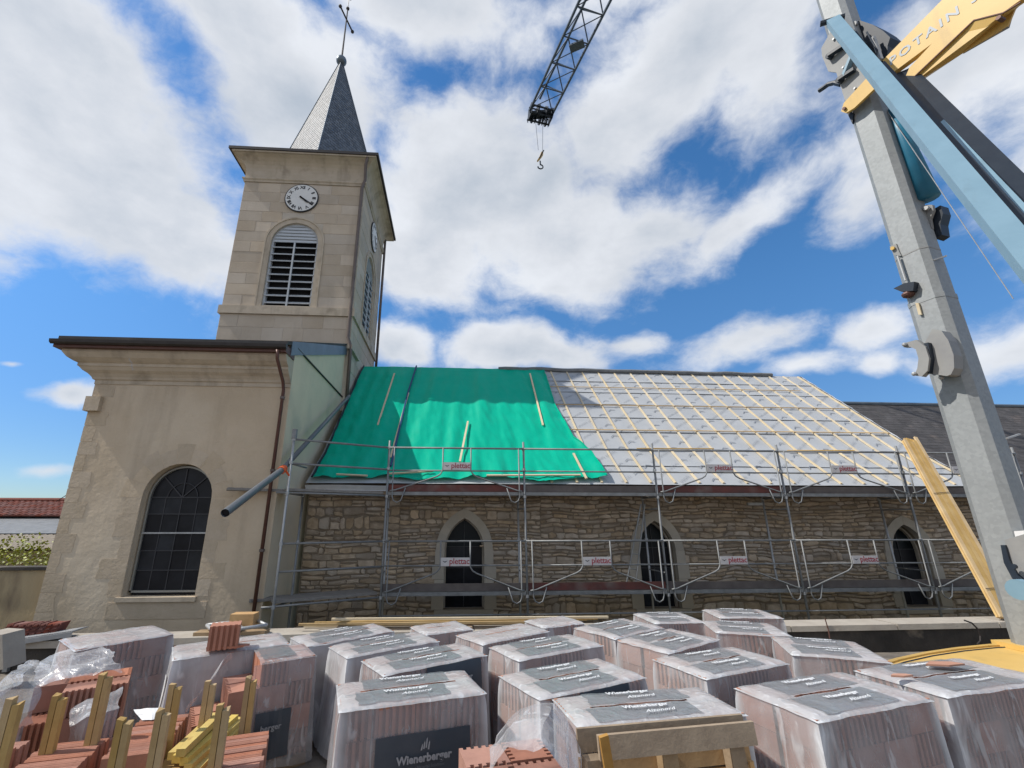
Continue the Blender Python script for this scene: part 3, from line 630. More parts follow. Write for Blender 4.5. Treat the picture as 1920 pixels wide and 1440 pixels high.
# --- nave
NX0, NX1, NY = -3.40, 13.42, 11.0
mpN = front(NY)
WINS = [(-.18, .75, .36, 1.62, 2.33), (4.43, 5.33, .33, 1.58, 2.27), (10.82, 11.74, .30, 1.52, 2.18)]
outl = [arch(a, b, s_, sp, 'pointed', n=11, apex=ap) for a, b, s_, sp, ap in WINS]
nave = wall_face(mpN, NX0, NX1, ZC, 3.02, outl, .30)
nave.add([(NX1, NY, ZC), (NX1, 20.2, ZC), (NX1, 20.2, 3.0), (NX1, 15.6, 7.5), (NX1, NY, 3.0)], [(0, 1, 2, 3, 4)])
nave = nave.build('nave_wall', 'mortar', church)
stones = []
def rubble(u0, u1, z0, z1, sc=1.):
    z = z0; row = 0
    while z < z1 - .03:
        big = z < -.2 or random.random() < .12
        h = min(random.choice((.06, .07, .08, .09, .10, .12)) * random.uniform(.9, 1.15) * sc * (1.5 if big else 1), z1 - z)
        if z < .25: h = min(random.uniform(.18, .30), z1 - z)
        if z1 - z - h < .05: h = z1 - z
        cur = u0
        while cur < u1 - .02:
            wd = random.choice((random.uniform(.12, .24), random.uniform(.2, .38), random.uniform(.3, .55))); wd = min(wd, u1 - cur)
            if u1 - cur - wd < .1: wd = u1 - cur
            c = cur + wd / 2; zc = z + h / 2; ok = True
            for (a, b, s_, sp, ap) in WINS:
                if a - .18 < c < b + .18 and zc > s_ - .1:
                    hw = (b - a) / 2 + .16; mid = (a + b) / 2
                    if zc < sp or abs(c - mid) < hw * math.sqrt(max(0, 1 - ((zc - sp) / (ap - sp + .16)) ** 1.6)): ok = False
            if ok and h > .02:
                if wd > .2 and h > .13 and random.random() < .3:
                    m_ = random.uniform(.4, .6); stones.append((cur, z, wd, h * m_)); stones.append((cur, z + h * m_, wd, h * (1 - m_)))
                else: stones.append((cur, z, wd, h))
            cur += wd
        z += h; row += 1
rubble(NX0 + .02, -1.25, ZC, 2.98, 1.5); rubble(-1.25, 2.1, ZC, 2.98, 1.05); rubble(2.1, NX1, ZC, 2.98)
def stone_mesh(b, u, z, wd, h):
    g = .007; u0, u1, z0, z1 = u + g * random.uniform(.3, 1.2), u + wd - g * random.uniform(.3, 1.2), z + g * random.uniform(.2, 1.1), z + h - g * random.uniform(.2, 1.1)
    j = lambda s: random.uniform(-s, s)
    jz = min(.024, h * .19); ju = min(.03, wd * .14)
    P = []
    for a, c in ((0, .12), (.5, 0), (1, .1), (1, .5), (1, .92), (.5, 1), (0, .9), (0, .5)):
        P.append((u0 + (u1 - u0) * a + (j(ju) * .6 if a in (0, 1) else j(ju)), z0 + (z1 - z0) * c + j(jz)))
    pr = random.uniform(.008, .04); cu, cz = (u0 + u1) / 2, (z0 + z1) / 2; ins = .018
    back = [(p, NY + .01, q) for p, q in P]; fr_ = [(p + (cu - p) * ins / max(.05, wd / 2), NY - pr + random.uniform(-.006, .006), q + (cz - q) * ins / max(.04, h / 2)) for p, q in P]
    def wz(p):
        k = max(0, min(1, (2.95 - p[2]) / .3)); return (p[0] + .03 * nz((p[0] * 1.1, 3, p[2] * 1.6), 1), p[1], p[2] + k * (.075 * nz((p[0] * .8, 0, p[2] * .9), 1) + .03 * nz((p[0] * 2.6, 5, p[2] * 2.6), 1)))
    b.add([wz(q_) for q_ in back + fr_ + [(cu + j(.03), NY - pr - random.uniform(.002, .014), cz + j(.01))]], [(i, (i + 1) % 8, (i + 1) % 8 + 8, i + 8) for i in range(8)] + [(i + 8, (i + 1) % 8 + 8, 16) for i in range(8)])
vis = [s for s in stones if s[1] > .15]; rest = [s for s in stones if s[1] <= .15]
vis.sort(key=lambda s: -(s[2] * s[3]) / (1 + .02 * abs(s[0] - 1)) ** 2)
for s in vis[:295]:
    b = MB(); stone_mesh(b, *s); b.build('rubble_stone', 'rubble', nave)
b = MB()
for s in vis[295:] + rest: stone_mesh(b, *s)
b.build('small_rubble_stones', 'rubble', nave, kind='stuff')
for (a, b_, s_, sp, ap), P in zip(WINS, outl):
    gl = panel(mpN, arch(a - .01, b_ + .01, s_ + .01, sp, 'pointed', n=11, apex=ap), .26).build('window', 'dark_glass', church)
    Pa = arch(a, b_, s_, sp, 'pointed', off=-.04, n=11, apex=ap); Pa[0] = (Pa[0][0], s_); Pa[-1] = (Pa[-1][0], s_)
    band(mpN, Pa, P, .18, .255).build('window_frame', 'window_stone', gl)
    for z in (s_ + .42, s_ + .84, sp + .05): MB().box((a + .02, NY + .235, z), (b_ - .02, NY + .257, z + .014)).build('glazing_bar', 'lead', gl)
    MB().box(((a + b_) / 2 - .008, NY + .237, s_), ((a + b_) / 2 + .008, NY + .258, ap - .03)).build('glazing_bar', 'lead', gl)
    zq = [s_, s_ + .42, s_ + .84, sp + .05]
    for k in range(3):
        pane(a, (a + b_) / 2, zq[k], zq[k + 1], NY + .25, gl); pane((a + b_) / 2, b_, zq[k], zq[k + 1], NY + .25, gl)
    # dressed stones: jambs and arch, each its own block
    Q0 = arch(a, b_, s_, sp, 'pointed', off=-.004, n=11, apex=ap); Q1 = arch(a, b_, s_, sp, 'pointed', off=.20, n=11, apex=ap); m_ = len(Q0)
    nj = 4
    for side in (0, -1):
        for k in range(nj):
            za, zb = s_ + (sp - s_) * k / nj + .003, s_ + (sp - s_) * (k + 1) / nj - .003; ww = .21 if k % 2 else .27
            u0_, u1_ = (a - ww, a + .004) if side == 0 else (b_ - .004, b_ + ww)
            q = [(u0_, za), (u1_, za), (u1_, zb), (u0_, zb)]
            MB().add([mpN(u, -.052, z) for u, z in q] + [mpN(u, .1, z) for u, z in q], [(0, 1, 2, 3), (0, 1, 5, 4), (1, 2, 6, 5), (2, 3, 7, 6), (3, 0, 4, 7)]).build('jamb_stone', 'window_stone', nave)
    idx = [1, 3, 5, 7, 9, m_ - 2] if m_ > 11 else list(range(1, m_ - 1, 2)) + [m_ - 2]
    idx = sorted(set([1, 1 + (m_ - 3) // 4, 1 + (m_ - 3) // 2, 1 + 3 * (m_ - 3) // 4, m_ - 2]))
    for i0, i1 in zip(idx, idx[1:]): band(mpN, Q0[i0:i1 + 1], Q1[i0:i1 + 1], -.055 - .004 * (i0 % 2), .1).build('arch_stone', 'window_stone', nave)
    MB().box((a - .2, NY - .07, s_ - .14), (b_ + .2, NY + .25, s_ - .002)).build('window_sill', 'window_stone', nave)
# nave roof: plane with a gentle kick at the eaves
EY, EZ, KY, KZ, RY, RZ = 10.62, 3.08, 11.75, 3.98, 15.6, 7.62
SL1 = math.hypot(KY - EY, KZ - EZ); SL2 = math.hypot(RY - KY, RZ - KZ); SLT = SL1 + SL2
N1 = Vector((0, -(KZ - EZ), KY - EY)).normalized(); N2 = Vector((0, -(RZ - KZ), RY - KY)).normalized()
def roof(x, s, h=0.):
    """s metres up the slope from the eaves, h above the surface"""
    if s < SL1: t = s / SL1; y, z = EY + (KY - EY) * t, EZ + (KZ - EZ) * t
    else: t = (s - SL1) / SL2; y, z = KY + (RY - KY) * t, KZ + (RZ - KZ) * t
    k = max(0, min(1, (s - SL1 + .5) / 1.0)); n = (N1 * (1 - k) + N2 * k).normalized()
    return Vector((x, y, z)) + n * h
def atroof(u, v):
    d = ray(u, v)
    for (y0, z0, y1, z1, s0) in ((EY, EZ, KY, KZ, 0), (KY, KZ, RY, RZ, SL1)):
        n = Vector((0, -(z1 - z0), y1 - y0)); t = n.dot(Vector((0, y0, z0)) - O) / n.dot(d); p = O + d * t
        if y0 - .3 <= p.y <= y1 + 1e-6 or s0: return p.x, s0 + math.hypot(p.y - y0, p.z - z0) * (1 if p.y >= y0 else -1)
NS = 8; sw = SLT / NS
dk = MB().prism([roof(NX0, 0, -.14), roof(NX0, SL1, -.14), (NX0, RY, RZ - .2), (NX0, 20.6, 3.0), (NX0, 20.4, 2.9), (NX0, RY, RZ - .42), roof(NX0, SL1, -.3), roof(NX0, 0, -.22)], (NX1 - NX0, 0, 0))
dk.build('roof_deck', 'wood_old', church)
MB().prism([(NX0, RY, RZ), (NX0, 20.9, 2.9), (NX0, 20.9, 2.82), (NX0, RY, RZ - .1)], (NX1 - NX0, 0, 0)).build('rear_roof', 'dark_slate', church)
for k in range(NS):
    s0, s1 = k * sw, (k + 1) * sw + (.1 if k < NS - 1 else 0)
    def mf(a, b, s0=s0, s1=s1, k=k):
        x = NX0 + .02 + (NX1 - NX0 - .02) * a; s = s0 + (s1 - s0) * b
        return roof(x, s, .004 + .003 * k + .018 * (1 - b) ** 6 + .010 * nz((x * .9, s * 1.3, k), 1.) + .004 * nz((x * 4, s * 4, k), 1.))
    st = MB().grid(mf, 70, 6).build('membrane_strip', 'membrane', church, smooth=True)
MB().grid(lambda a, b: roof(NX0 + .01 + (NX1 - NX0) * a, -.02 - .03 * b + .015 * math.sin(a * 40), -.02 - .26 * b if b < .5 else -.15), 60, 2).build('eaves_flap', 'white_sheet', church)
MB().box((NX0 + .11, 10.74, 2.86), (NX1, 10.99, 3.0)).build('wall_plate', 'wood_old', church)
# printed marks on the membrane
pm = MB()
def mark(x, s, pts, wd):
    for (p, q) in pts:
        a = roof(x + p[0], s + p[1], .034); c = roof(x + q[0], s + q[1], .034); d = (c - a).normalized(); nn = N2; sd = d.cross(nn) * wd / 2
        pm.add([a - sd, a + sd, c + sd, c - sd], [(0, 1, 2, 3)])
TICK = [((-.10, -.07), (.0, .05)), ((.0, .05), (.13, .03))]
for k in range(26):
    s = .22 + k * .30
    if s > SLT - .15: break
    x = 2.0 + (k % 2) * .36
    i = k
    while x < NX1 - .25:
        if i % 2 == 0: mark(x, s, TICK, .024)
        else:
            for j in range(7):
                ox, oy = -.15 + j * .048, -.13 + j * .040
                mark(x + ox, s + oy, [((0, 0), (-.028, .05)), ((-.028, .05), (.0, .065))] if j % 2 else [((0, 0), (-.03, .055)), ((.0, .0), (.02, .02))]  , .010)
        x += .74; i += 1
pm.build('printed_marks', 'print', church, kind='stuff')
# battens: counter battens up the slope, a few laths across
x = -3.1; bi = 0
EDGE = [(1018, 693), (1040, 762), (1075, 828), (1108, 858), (1139, 905)]
while x < NX1:
    s_list = [.06, SL1 - .35, SL1 + .1, SL1 + .7, SLT - .05]
    if x > 1.9:
        b = MB(); w_ = random.uniform(.045, .055); j1 = random.uniform(-.02, .02)
        prof = [roof(x + j1 * (i / 4), s, .024) for i, s in enumerate(s_list)]; n_ = len(prof)
        for hh in (0, .035):
            for sx in (-1, 1): b.v += [tuple(roof(x + j1 * (i / 4) + sx * w_ / 2, s, .02 + hh)) for i, s in enumerate(s_list)]
        for i in range(n_ - 1): b.f += [(i, i + 1, n_ + i + 1, n_ + i), (2 * n_ + i, 2 * n_ + i + 1, 3 * n_ + i + 1, 3 * n_ + i), (i, i + 1, 2 * n_ + i + 1, 2 * n_ + i), (n_ + i, n_ + i + 1, 3 * n_ + i + 1, 3 * n_ + i)]
        b.f += [(0, n_, 3 * n_, 2 * n_), (n_ - 1, 2 * n_ - 1, 4 * n_ - 1, 3 * n_ - 1)]
        b.build('counter_batten', 'wood_pale', church)
    x += .605; bi += 1
for py, xa, xb in ((733, 2.1, 12.4), (766, 2.25, 13.2), (812, 2.5, 13.25), (846, 5.0, 7.2), (847, 9.3, 11.3)):
    _, s = atroof(1300, py)
    MB().bar(roof(xa, s, .072), roof(xb, s + .03, .072), .024, .022, N2).build('lath', 'wood', church)
# ridge roll of loose membrane, verge strip on the right gable
def rr_(a): x = 1.6 + 10.6 * a; return Vector((x, RY - .06, RZ + .05 + .05 * nz((x, 0, 0), 1.1) + .03 * (1 - a)))
MB().tube([rr_(i / 40) for i in range(41)], .075, 6).build('ridge_roll', 'grey_sheet', church)
MB().grid(lambda a, b: roof(NX1 - .12 + .2 * b, .05 + (SLT - .05) * a, .06 + .03 * nz((a * 30, b, 3), 1) - (.16 * b * b)), 50, 3).build('verge_membrane', 'white_sheet', church)
# choir beyond, lower, slated
CRZ, CRY = 6.55, 15.6
CX1 = 26
def choir(a, b): return Vector((NX1 + .12 + (CX1 - NX1) * a, 11.9 + (CRY - 11.9) * b, 3.15 + (CRZ - 3.15) * b))
chr_ = MB().grid(choir, 1, 1).build('choir_roof', 'dark_slate', church)
sl = MB()
for r_ in range(30):
    for c_ in range(50):
        x0 = NX1 + .14 + (c_ + .5 * (r_ % 2)) * .24; t0 = r_ / 30; t1 = t0 + 1 / 24
        f_ = lambda xx, tt, h: Vector((xx, 11.9 + (CRY - 11.9) * tt, 3.15 + (CRZ - 3.15) * tt)) + Vector((0, -.68, .73)) * h
        h0 = .014 + random.uniform(0, .005)
        sl.add([f_(x0, t0, h0), f_(x0 + .235, t0, h0), f_(x0 + .235, min(1, t1), .012), f_(x0, min(1, t1), .012), f_(x0, t0, .004), f_(x0 + .235, t0, .004)], [(0, 1, 2, 3), (0, 1, 5, 4)])
sl.build('slates', 'dark_slate', chr_, kind='stuff')
MB().tube([(NX1, CRY, CRZ + .05), (CX1, CRY, CRZ + .05)], .07, 6).build('ridge_tiles', 'zinc', church)
MB().box((NX1 + .01, 12.2, ZC), (CX1, 19, 3.1)).build('choir_wall', 'mortar', church)
MB().prism([(NX1 + .1, CRY, CRZ), (NX1 + .1, 19.3, 3.15), (NX1 + .1, 19.3, 3.05), (NX1 + .1, CRY, CRZ - .1)], (CX1 - NX1, 0, 0)).build('rear_roof', 'dark_slate', church)

# ================================================================== TARPAULIN
tarp = thing('tarpaulin', roof(-1, 0, .05), 'big green tarpaulin tied over the left half of the stripped nave roof', 'tarpaulin')
er = [atroof(u, v) for u, v in EDGE][::-1]            # bottom -> top
el = [(-3.28, .12), (-3.30, 2.0), (-3.33, 4.0), (-3.36, SLT - .04)]
def lerp_edge(E, b):
    t = b * (len(E) - 1); i = min(int(t), len(E) - 2); k = t - i
    return E[i][0] + (E[i + 1][0] - E[i][0]) * k, E[i][1] + (E[i + 1][1] - E[i][1]) * k
def tf(a, b):
    xr, sr = lerp_edge(er, b); xl, s_l = lerp_edge(el, b)
    x = xl + (xr - xl) * a; s = s_l + (sr - s_l) * a
    s += (.10 * nz((x * 1.1, 2, 0), 1.) + .05 * math.sin(x * 2.3)) * max(0, 1 - b * 8)
    fold = .12 * abs(nz((x * 1.5 + .25 * b, b * .45, 4), 1.)) + .065 * nz((x * 2.9 - b, b * .7, 9), 1) + .04 * abs(nz((x * 5.5 + s * .8, s * .9, 6), 1)) + .012 * nz((x * 7, s * 3, 2), 1.)
    edge = max(0, 1 - min(a, 1 - a) * 14); fold += .05 * edge * (nz((s * 3, x, 1), 1) + .5) * .8
    fold *= min(1, (1 - b) * 9 + .12)
    if b > .97: s = min(s, SLT)
    return roof(x, s, .085 + fold)
MB().grid(tf, 110, 70).build('sheet', 'tarp', tarp, smooth=True)
def tb(u0, v0, u1, v1, w_=.05, m='wood_pale', lift=.16):
    a = atroof(u0, v0); b = atroof(u1, v1)
    MB().bar(roof(a[0], a[1], lift), roof(b[0], b[1], lift), w_, .03, N2).build('batten', m, tarp)
for q in ((740, 708, 709, 806), (877, 799, 862, 876), (993, 708, 1017, 806), (1074, 860, 1098, 908)): tb(*q)
tb(766, 745, 733, 868); tb(730, 899, 812, 894, .035); tb(912, 902, 1087, 901, .035); tb(632, 900, 690, 903, .03)
a0 = atroof(781, 693); a1 = atroof(765, 745); a2 = atroof(733, 885)
MB().tube([roof(*a0, .15), roof(*a1, .16), roof(*a2, .17)], .028, 6).build('strap', 'tarp_strap', tarp)
MB().tube([tf(.004, i / 30) + Vector((0, 0, .02)) for i in range(31)], .03, 5).build('hem', 'crane_dark', tarp)
MB().tube([tf(.996, i / 30) + Vector((0, 0, .015)) for i in range(31)], .018, 5).build('hem', 'tarp', tarp)

# ================================================================== SCAFFOLD
scaf = thing('scaffold', (-1.43, 9.95, ZC), 'galvanised frame scaffold with guard rails and name plates along the stone nave wall', 'scaffold')
SX = [-1.43 + 3 * i for i in range(6)]; SYO, SYI = 9.955, 10.68
UP, LO = 2.87, .87
LEFT = Vector((-3.19, 9.0, 0)); LEFTI = Vector((-3.12, 9.72, 0))
def st_(x, y, z1=3.98, m='galv', r=.0242):
    o = MB().tube([(x, y, ZC), (x, y, z1)], r, 8).build('standard', m, scaf, smooth=True)
    for z in (LO - .1, UP - .1, 1.85, 3.36, 3.82):
        if z < z1: MB().tube([(x, y, z - .03), (x, y, z + .03)], r * 1.55, 8).build('coupler', 'galv_bright', o)
    MB().box((x - .08, y - .08, ZC), (x + .08, y + .08, ZC + .012)).build('base_plate', m, o)
for x in SX: st_(x, SYO); st_(x - .05, SYI, UP - .05, 'galv_bright')
st_(LEFT.x, LEFT.y, 3.95, 'galv_bright'); st_(LEFTI.x, LEFTI.y, UP)
MB().tube([(LEFT.x, LEFT.y, 3.83), (LEFT.x, LEFT.y, 4.02)], .055, 8).build('clamp', 'galv', scaf)
def tb_(pts, name, r=.0205, m='galv', n=6): return MB().tube(pts, r, n).build(name, m, scaf, smooth=True)
def lerp(a, b, t): return Vector(a).lerp(Vector(b), t)
LO_ = Vector((LEFT.x, LEFT.y, 0)); S0 = Vector((SX[0], SYO, 0)); up = lambda p, z: Vector((p[0], p[1], z))
for z in (3.82, 3.34, 1.85, 1.36): tb_([up(LO_, z), up(S0, z)], 'guard_rail')
for i in range(5):
    a, b = SX[i], SX[i + 1]
    for z in (3.82, 1.85): tb_([(a, SYO - .03, z), (b, SYO - .03, z)], 'guard_rail')
    for z in (3.32, 1.37): tb_([(a, SYO - .03, z), (b, SYO - .03, z)], 'guard_rail', .017)
    tb_([(a, SYO, .43), (b, SYO, .43)], 'ledger', .017)
    for zt, has, deck in ((3.82, i != 1, UP), (1.85, True, LO)):
        zb = deck - .02
        if has:
            mid = (a + b) / 2; y = SYO - .055; h = .31
            for sgn in (-1, 1):
                e = mid + sgn * 1.5; q = []
                fr_ = [(mid + sgn * h, y, zt), (mid + sgn * h, y, zt - .50), (mid + sgn * (h + .05), y, zt - .58), (mid + sgn * (h + .13), y, zt - .63), (e - sgn * .18, y, zb + .05), (e - sgn * .06, y, zb + .03)]
                tb_(fr_, 'guard_frame', .016)
                lp = [(e - sgn * .12, y, zt), (e - sgn * .12, y, zb - .08), (e - sgn * .15, y, zb - .17), (e - sgn * .23, y, zb - .21), (e - sgn * .31, y, zb - .17), (e - sgn * .40, y, zb + .10)]
                tb_(lp, 'guard_frame', .0145)
            sg = MB().box((mid - .30, y - .022, zt - .485), (mid + .30, y - .012, zt - .32)).build('name_plate', 'sign_white', scaf)
            me = text_mesh('plettac', .165, 'sign_red', bold=.0015, space=.95)
            frame(inst('lettering', me, sg), Vector((mid + .085, y - .024, zt - .395)) - W(sg), (1, 0, 0), (0, 0, 1))
            bird = MB(); bx, bz = mid - .215, zt - .405; P_ = lambda u, z_: (bx + u, y - .024, bz + z_)
            bird.add([P_(-.055, .025), P_(-.02, .0), P_(0, -.012), P_(.02, .0), P_(.055, .025), P_(.02, .018), P_(0, .005), P_(-.02, .018)], [(0, 1, 7), (1, 2, 6, 7), (2, 3, 5, 6), (3, 4, 5)])
            bird.build('bird_emblem', 'crane_dark', sg)
    for deck, nm in ((UP, 0), (LO, 1)):
        for j in range(2):
            MB().box((a + .03, SYO + .06 + j * .33, deck - .05), (b - .03, SYO + .06 + j * .33 + .315, deck)).build('deck_board', 'deck', scaf)
        MB().box((a + .02, SYO + .028, deck + .004), (b - .02, SYO + .056, deck + .15)).build('toe_board', 'toe_red' if (i + nm) in (0, 2) and not (nm and i == 0) or (nm and i == 1) else 'toe_grey', scaf)
        MB().box((a + .03, SYO - .03, deck - .075), (b - .03, SYO + .02, deck - .005)).build('deck_edge', 'galv', scaf)
for i, x in enumerate(SX):
    for z in (UP - .09, LO - .09): tb_([(x, SYO, z), (x - .05, SYI, z)], 'transom')
    for z in (UP - .35, 1.2): tb_([(x, SYO, z), (x - .05, SYI, z + .0)], 'transom', .015)
# skew bay at the left
dv = (S0 - LO_).normalized(); nv = Vector((-dv.y, dv.x, 0))
for deck in (UP, LO):
    for j, ext in ((0, .0), (1, 1.0 if deck == UP else .35)):
        p = LO_ + nv * (.08 + .33 * j) - dv * ext; q = S0 + nv * (.08 + .33 * j) - dv * .05
        MB().prism([up(p, deck - .05), up(q, deck - .05), up(q, deck), up(p, deck)], nv * .3).build('deck_board', 'deck', scaf)
    tb_([up(LO_ - dv * .2, deck - .09), up(S0, deck - .09)], 'ledger', .02)
for z in (UP - .1, LO - .1, 3.34): tb_([up(LO_, z), up(LEFTI, z)], 'transom')
MB().tube([aty(1190, 1112, 10.45), aty(1209, 945, 10.45)], .018, 6).build('ladder_stile', 'metal_grey', scaf)
MB().tube([aty(1172, 1108, 10.45), aty(1202, 945, 10.45)], .018, 6).build('ladder_stile', 'metal_grey', scaf)
for k in range(6):
    t = (k + .5) / 6; tb_([aty(1190, 1112, 10.45).lerp(aty(1209, 945, 10.45), t), aty(1172, 1108, 10.45).lerp(aty(1202, 945, 10.45), t)], 'rung', .011, 'metal_grey', 5)
for u, v in ((1425, 945), (1848, 945)):
    p = aty(u, v, 10.6); MB().box((p.x - .32, p.y - .03, p.z - .03), (p.x + .05, p.y + .03, p.z + .03)).build('bracket', 'galv_bright', scaf)

# grey drain pipe slung along the verge to the scaffold corner
dr = thing('drain_pipe', (-3.3, 9, 3), 'long grey plastic drain pipe slung from the tower down to the scaffold corner', 'pipe')
A = Vector((-3.18, 13.1, 5.86)); B = aty(530, 880, 8.86); Cc = B + (B - A).normalized() * 2.1
Cc = atx(422, 962, -3.14)
MB().tube([A, B], .052, 10).build('upper_pipe', 'pvc', dr, smooth=True)
dv2 = (Cc - B).normalized()
lp = MB().tube([B, Cc], .058, 12, cap=False).build('lower_pipe', 'pvc', dr, smooth=True)
MB().tube([Cc - dv2 * .03, Cc - dv2 * .05], .053, 12).build('pipe_bore', 'void', dr)
MB().tube([B - dv2 * .06, B + dv2 * .10], .074, 12).build('clamp', 'orange', dr)
MB().tube([B + Vector((.05, .02, -.02)), Vector((LEFT.x, LEFT.y, 3.1))], .02, 6).build('clamp_arm', 'orange', dr)

# ================================================================== WALL BETWEEN YARD AND CHURCH
rw = thing('retaining_wall', (2, 7.5, ZC), 'low blackened concrete wall with pale coping between yard and church', 'wall')
xw = [-14, -4.3, -1.6, 5.3, 16]; yw = [7.05, 7.18, 7.38, 7.42, 7.55]
for i in range(4):
    a, b = Vector((xw[i], yw[i], 0)), Vector((xw[i + 1], yw[i + 1], 0)); n_ = 14
    def fw(t, k, a=a, b=b):
        p = a.lerp(b, t); q = [(0, ZY - .1), (0, .60), (.40, .60), (.40, ZC)][k]
        return Vector((p.x, p.y + q[0] + .012 * nz((p.x * 2, k, 0), 1), q[1]))
    m_ = MB(); m_.grid(lambda t, k: fw(t, round(k * 3)), n_, 3); m_.build('wall_body', 'dark_wall', rw)
    for k in range(max(1, round((b - a).length / 1.9))):
        nn_ = max(1, round((b - a).length / 1.9)); p = a.lerp(b, k / nn_ + .001); q = a.lerp(b, (k + 1) / nn_ - .001)
        z_ = .69 + random.uniform(-.012, .008)
        MB().prism([(p.x, p.y - .03, .603), (p.x, p.y + .43, .603), (p.x, p.y + .42, z_), (p.x, p.y - .02, z_)], q - p).build('coping_stone', 'concrete', rw)
hose = MB().tube([aty(u, v, 7.36) for u, v in ((1808, 1163), (1822, 1168), (1832, 1178), (1838, 1192), (1838, 1202), (1832, 1208))], .012, 6); tag(hose.build('cable', 'dark_gutter'), 'short dark cable hanging over the low wall behind the yellow crane base', 'cable')
rod = MB().tube([aty(1547, 1160, 7.4), aty(1553, 1180, 7.4), aty(1556, 1198, 7.35)], .008, 5); tag(rod.build('rusty_rod', 'copper'), 'thin rusty rod standing up from the low concrete wall', 'rod')

# ================================================================== BLOCK PALLETS
BW, BD, BH = .235, .26, .172
def block_mesh(name, rib_front, m='terracotta', nr=5):
    """hollow clay block: grooved on two faces, vertical perforations on top as recesses"""
    hw, hd, h = BW / 2 - .003, BD / 2 - .003, BH - .004
    def side(x0, x1, y, nrm, rib):
        P = []
        if not rib: return [(x0, y), (x1, y)]
        st = (x1 - x0) / (2 * nr + 1)
        for i in range(2 * nr + 1):
            yy = y if i % 2 == 0 else y - nrm * .028
            P += [(x0 + st * i, yy), (x0 + st * (i + 1), yy)]
        return P
    if rib_front: loop = side(-hw, hw, -hd, -1, True) + side(hw, -hw, hd, 1, True)
    else:
        loop = [(-y, x) for x, y in side(-hd, hd, -hw, -1, True)][:]; s1 = [( -y, x) for x, y in side(hd, -hd, hw, 1, True)]; loop = loop + s1
    b = MB(); n = len(loop); b.add([(x, y, 0) for x, y in loop] + [(x, y, h) for x, y in loop], [(i, (i + 1) % n, (i + 1) % n + n, i + n) for i in range(n)] + [tuple(range(n, 2 * n)), tuple(range(n))])
    return b.mesh(name, m)
BMA = block_mesh('ribbed_block', True); BMB = block_mesh('plain_block', False)
BMC = block_mesh('ribbed_block', True, 'terracotta_pale'); BMD = block_mesh('plain_block', False, 'terracotta_pale')
TXT = {}
def tx(s, size, m, **k):
    key = (s, size, m, tuple(k.items()))
    if key not in TXT: TXT[key] = text_mesh(s, size, m, **k)
    return TXT[key]
def base_pallet(par, L, Wd):
    for y in (-Wd / 2 + .05, 0, Wd / 2 - .05): MB().box((-L / 2, y - .045, 0), (L / 2, y + .045, .07)).build('bearer', 'wood_old', par, local=True)
    n = 5
    for i in range(n):
        x = -L / 2 + .05 + (L - .1) * i / (n - 1); MB().box((x - .05, -Wd / 2, .071), (x + .05, Wd / 2, .09)).build('pallet_board', 'wood_old', par, local=True)
def film_fn(L, Wd, z0, z1, seed, flare=.02, wr=1.):
    hl, hw = L / 2 + .012, Wd / 2 + .012; H = z1 - z0
    def top(x, y):
        ex = min(hl - abs(x), hw - abs(y))
        z = z1 + .010 + wr * (.006 * nz((x * 5, y * 5, seed), 1) + .004 * nz((x * 15, y * 15, seed + 3), 1)) - .022 * max(0, 1 - ex / .05) ** 2
        return Vector((x, y, z))
    def side(k, t, b):
        """k face 0..3 (-y,+x,+y,-x), t along it, b 0 top .. 1 bottom"""
        ax = [(-hl, -hw), (hl, -hw), (hl, hw), (-hl, hw)]; p, q = Vector(ax[k]), Vector(ax[(k + 1) % 4]); c = p.lerp(q, t); n = Vector(((q - p).y, -(q - p).x)).normalized()
        s = t * (q - p).length; z = z1 - .014 - (H - .014) * b
        cor = min(t, 1 - t); f = min(1, cor * 9)
        d = wr * ((.020 * abs(nz((s * 11 + k * 5, b * .9, seed), 1)) + .016 * nz((s * 5 + k * 3, z * 4, seed + 1), 1)) * (.25 + b) + .008 * nz((s * 24, z * 3, seed + 7), 1) * b) * f
        d += flare * b * b * (1 + .8 * nz((s * 2.5, k, seed + 2), 1)); d += -.012 * max(0, 1 - b * 9)
        cc = Vector(((p.x + q.x) / 2, (p.y + q.y) / 2)); out = (c.normalized() if cor < .03 else n)
        # corners move along the diagonal so neighbouring faces meet
        if cor < 1e-6: out = Vector((math.copysign(1, c.x), math.copysign(1, c.y))); d = flare * b * b * .9 - .012 * max(0, 1 - b * 9)
        zz = z + (.03 * nz((s * 3 + k * 9, 0, seed + 5), 1) if b > .99 else 0)
        return Vector((c.x + out.x * d, c.y + out.y * d, zz))
    return top, side
PN = [0]
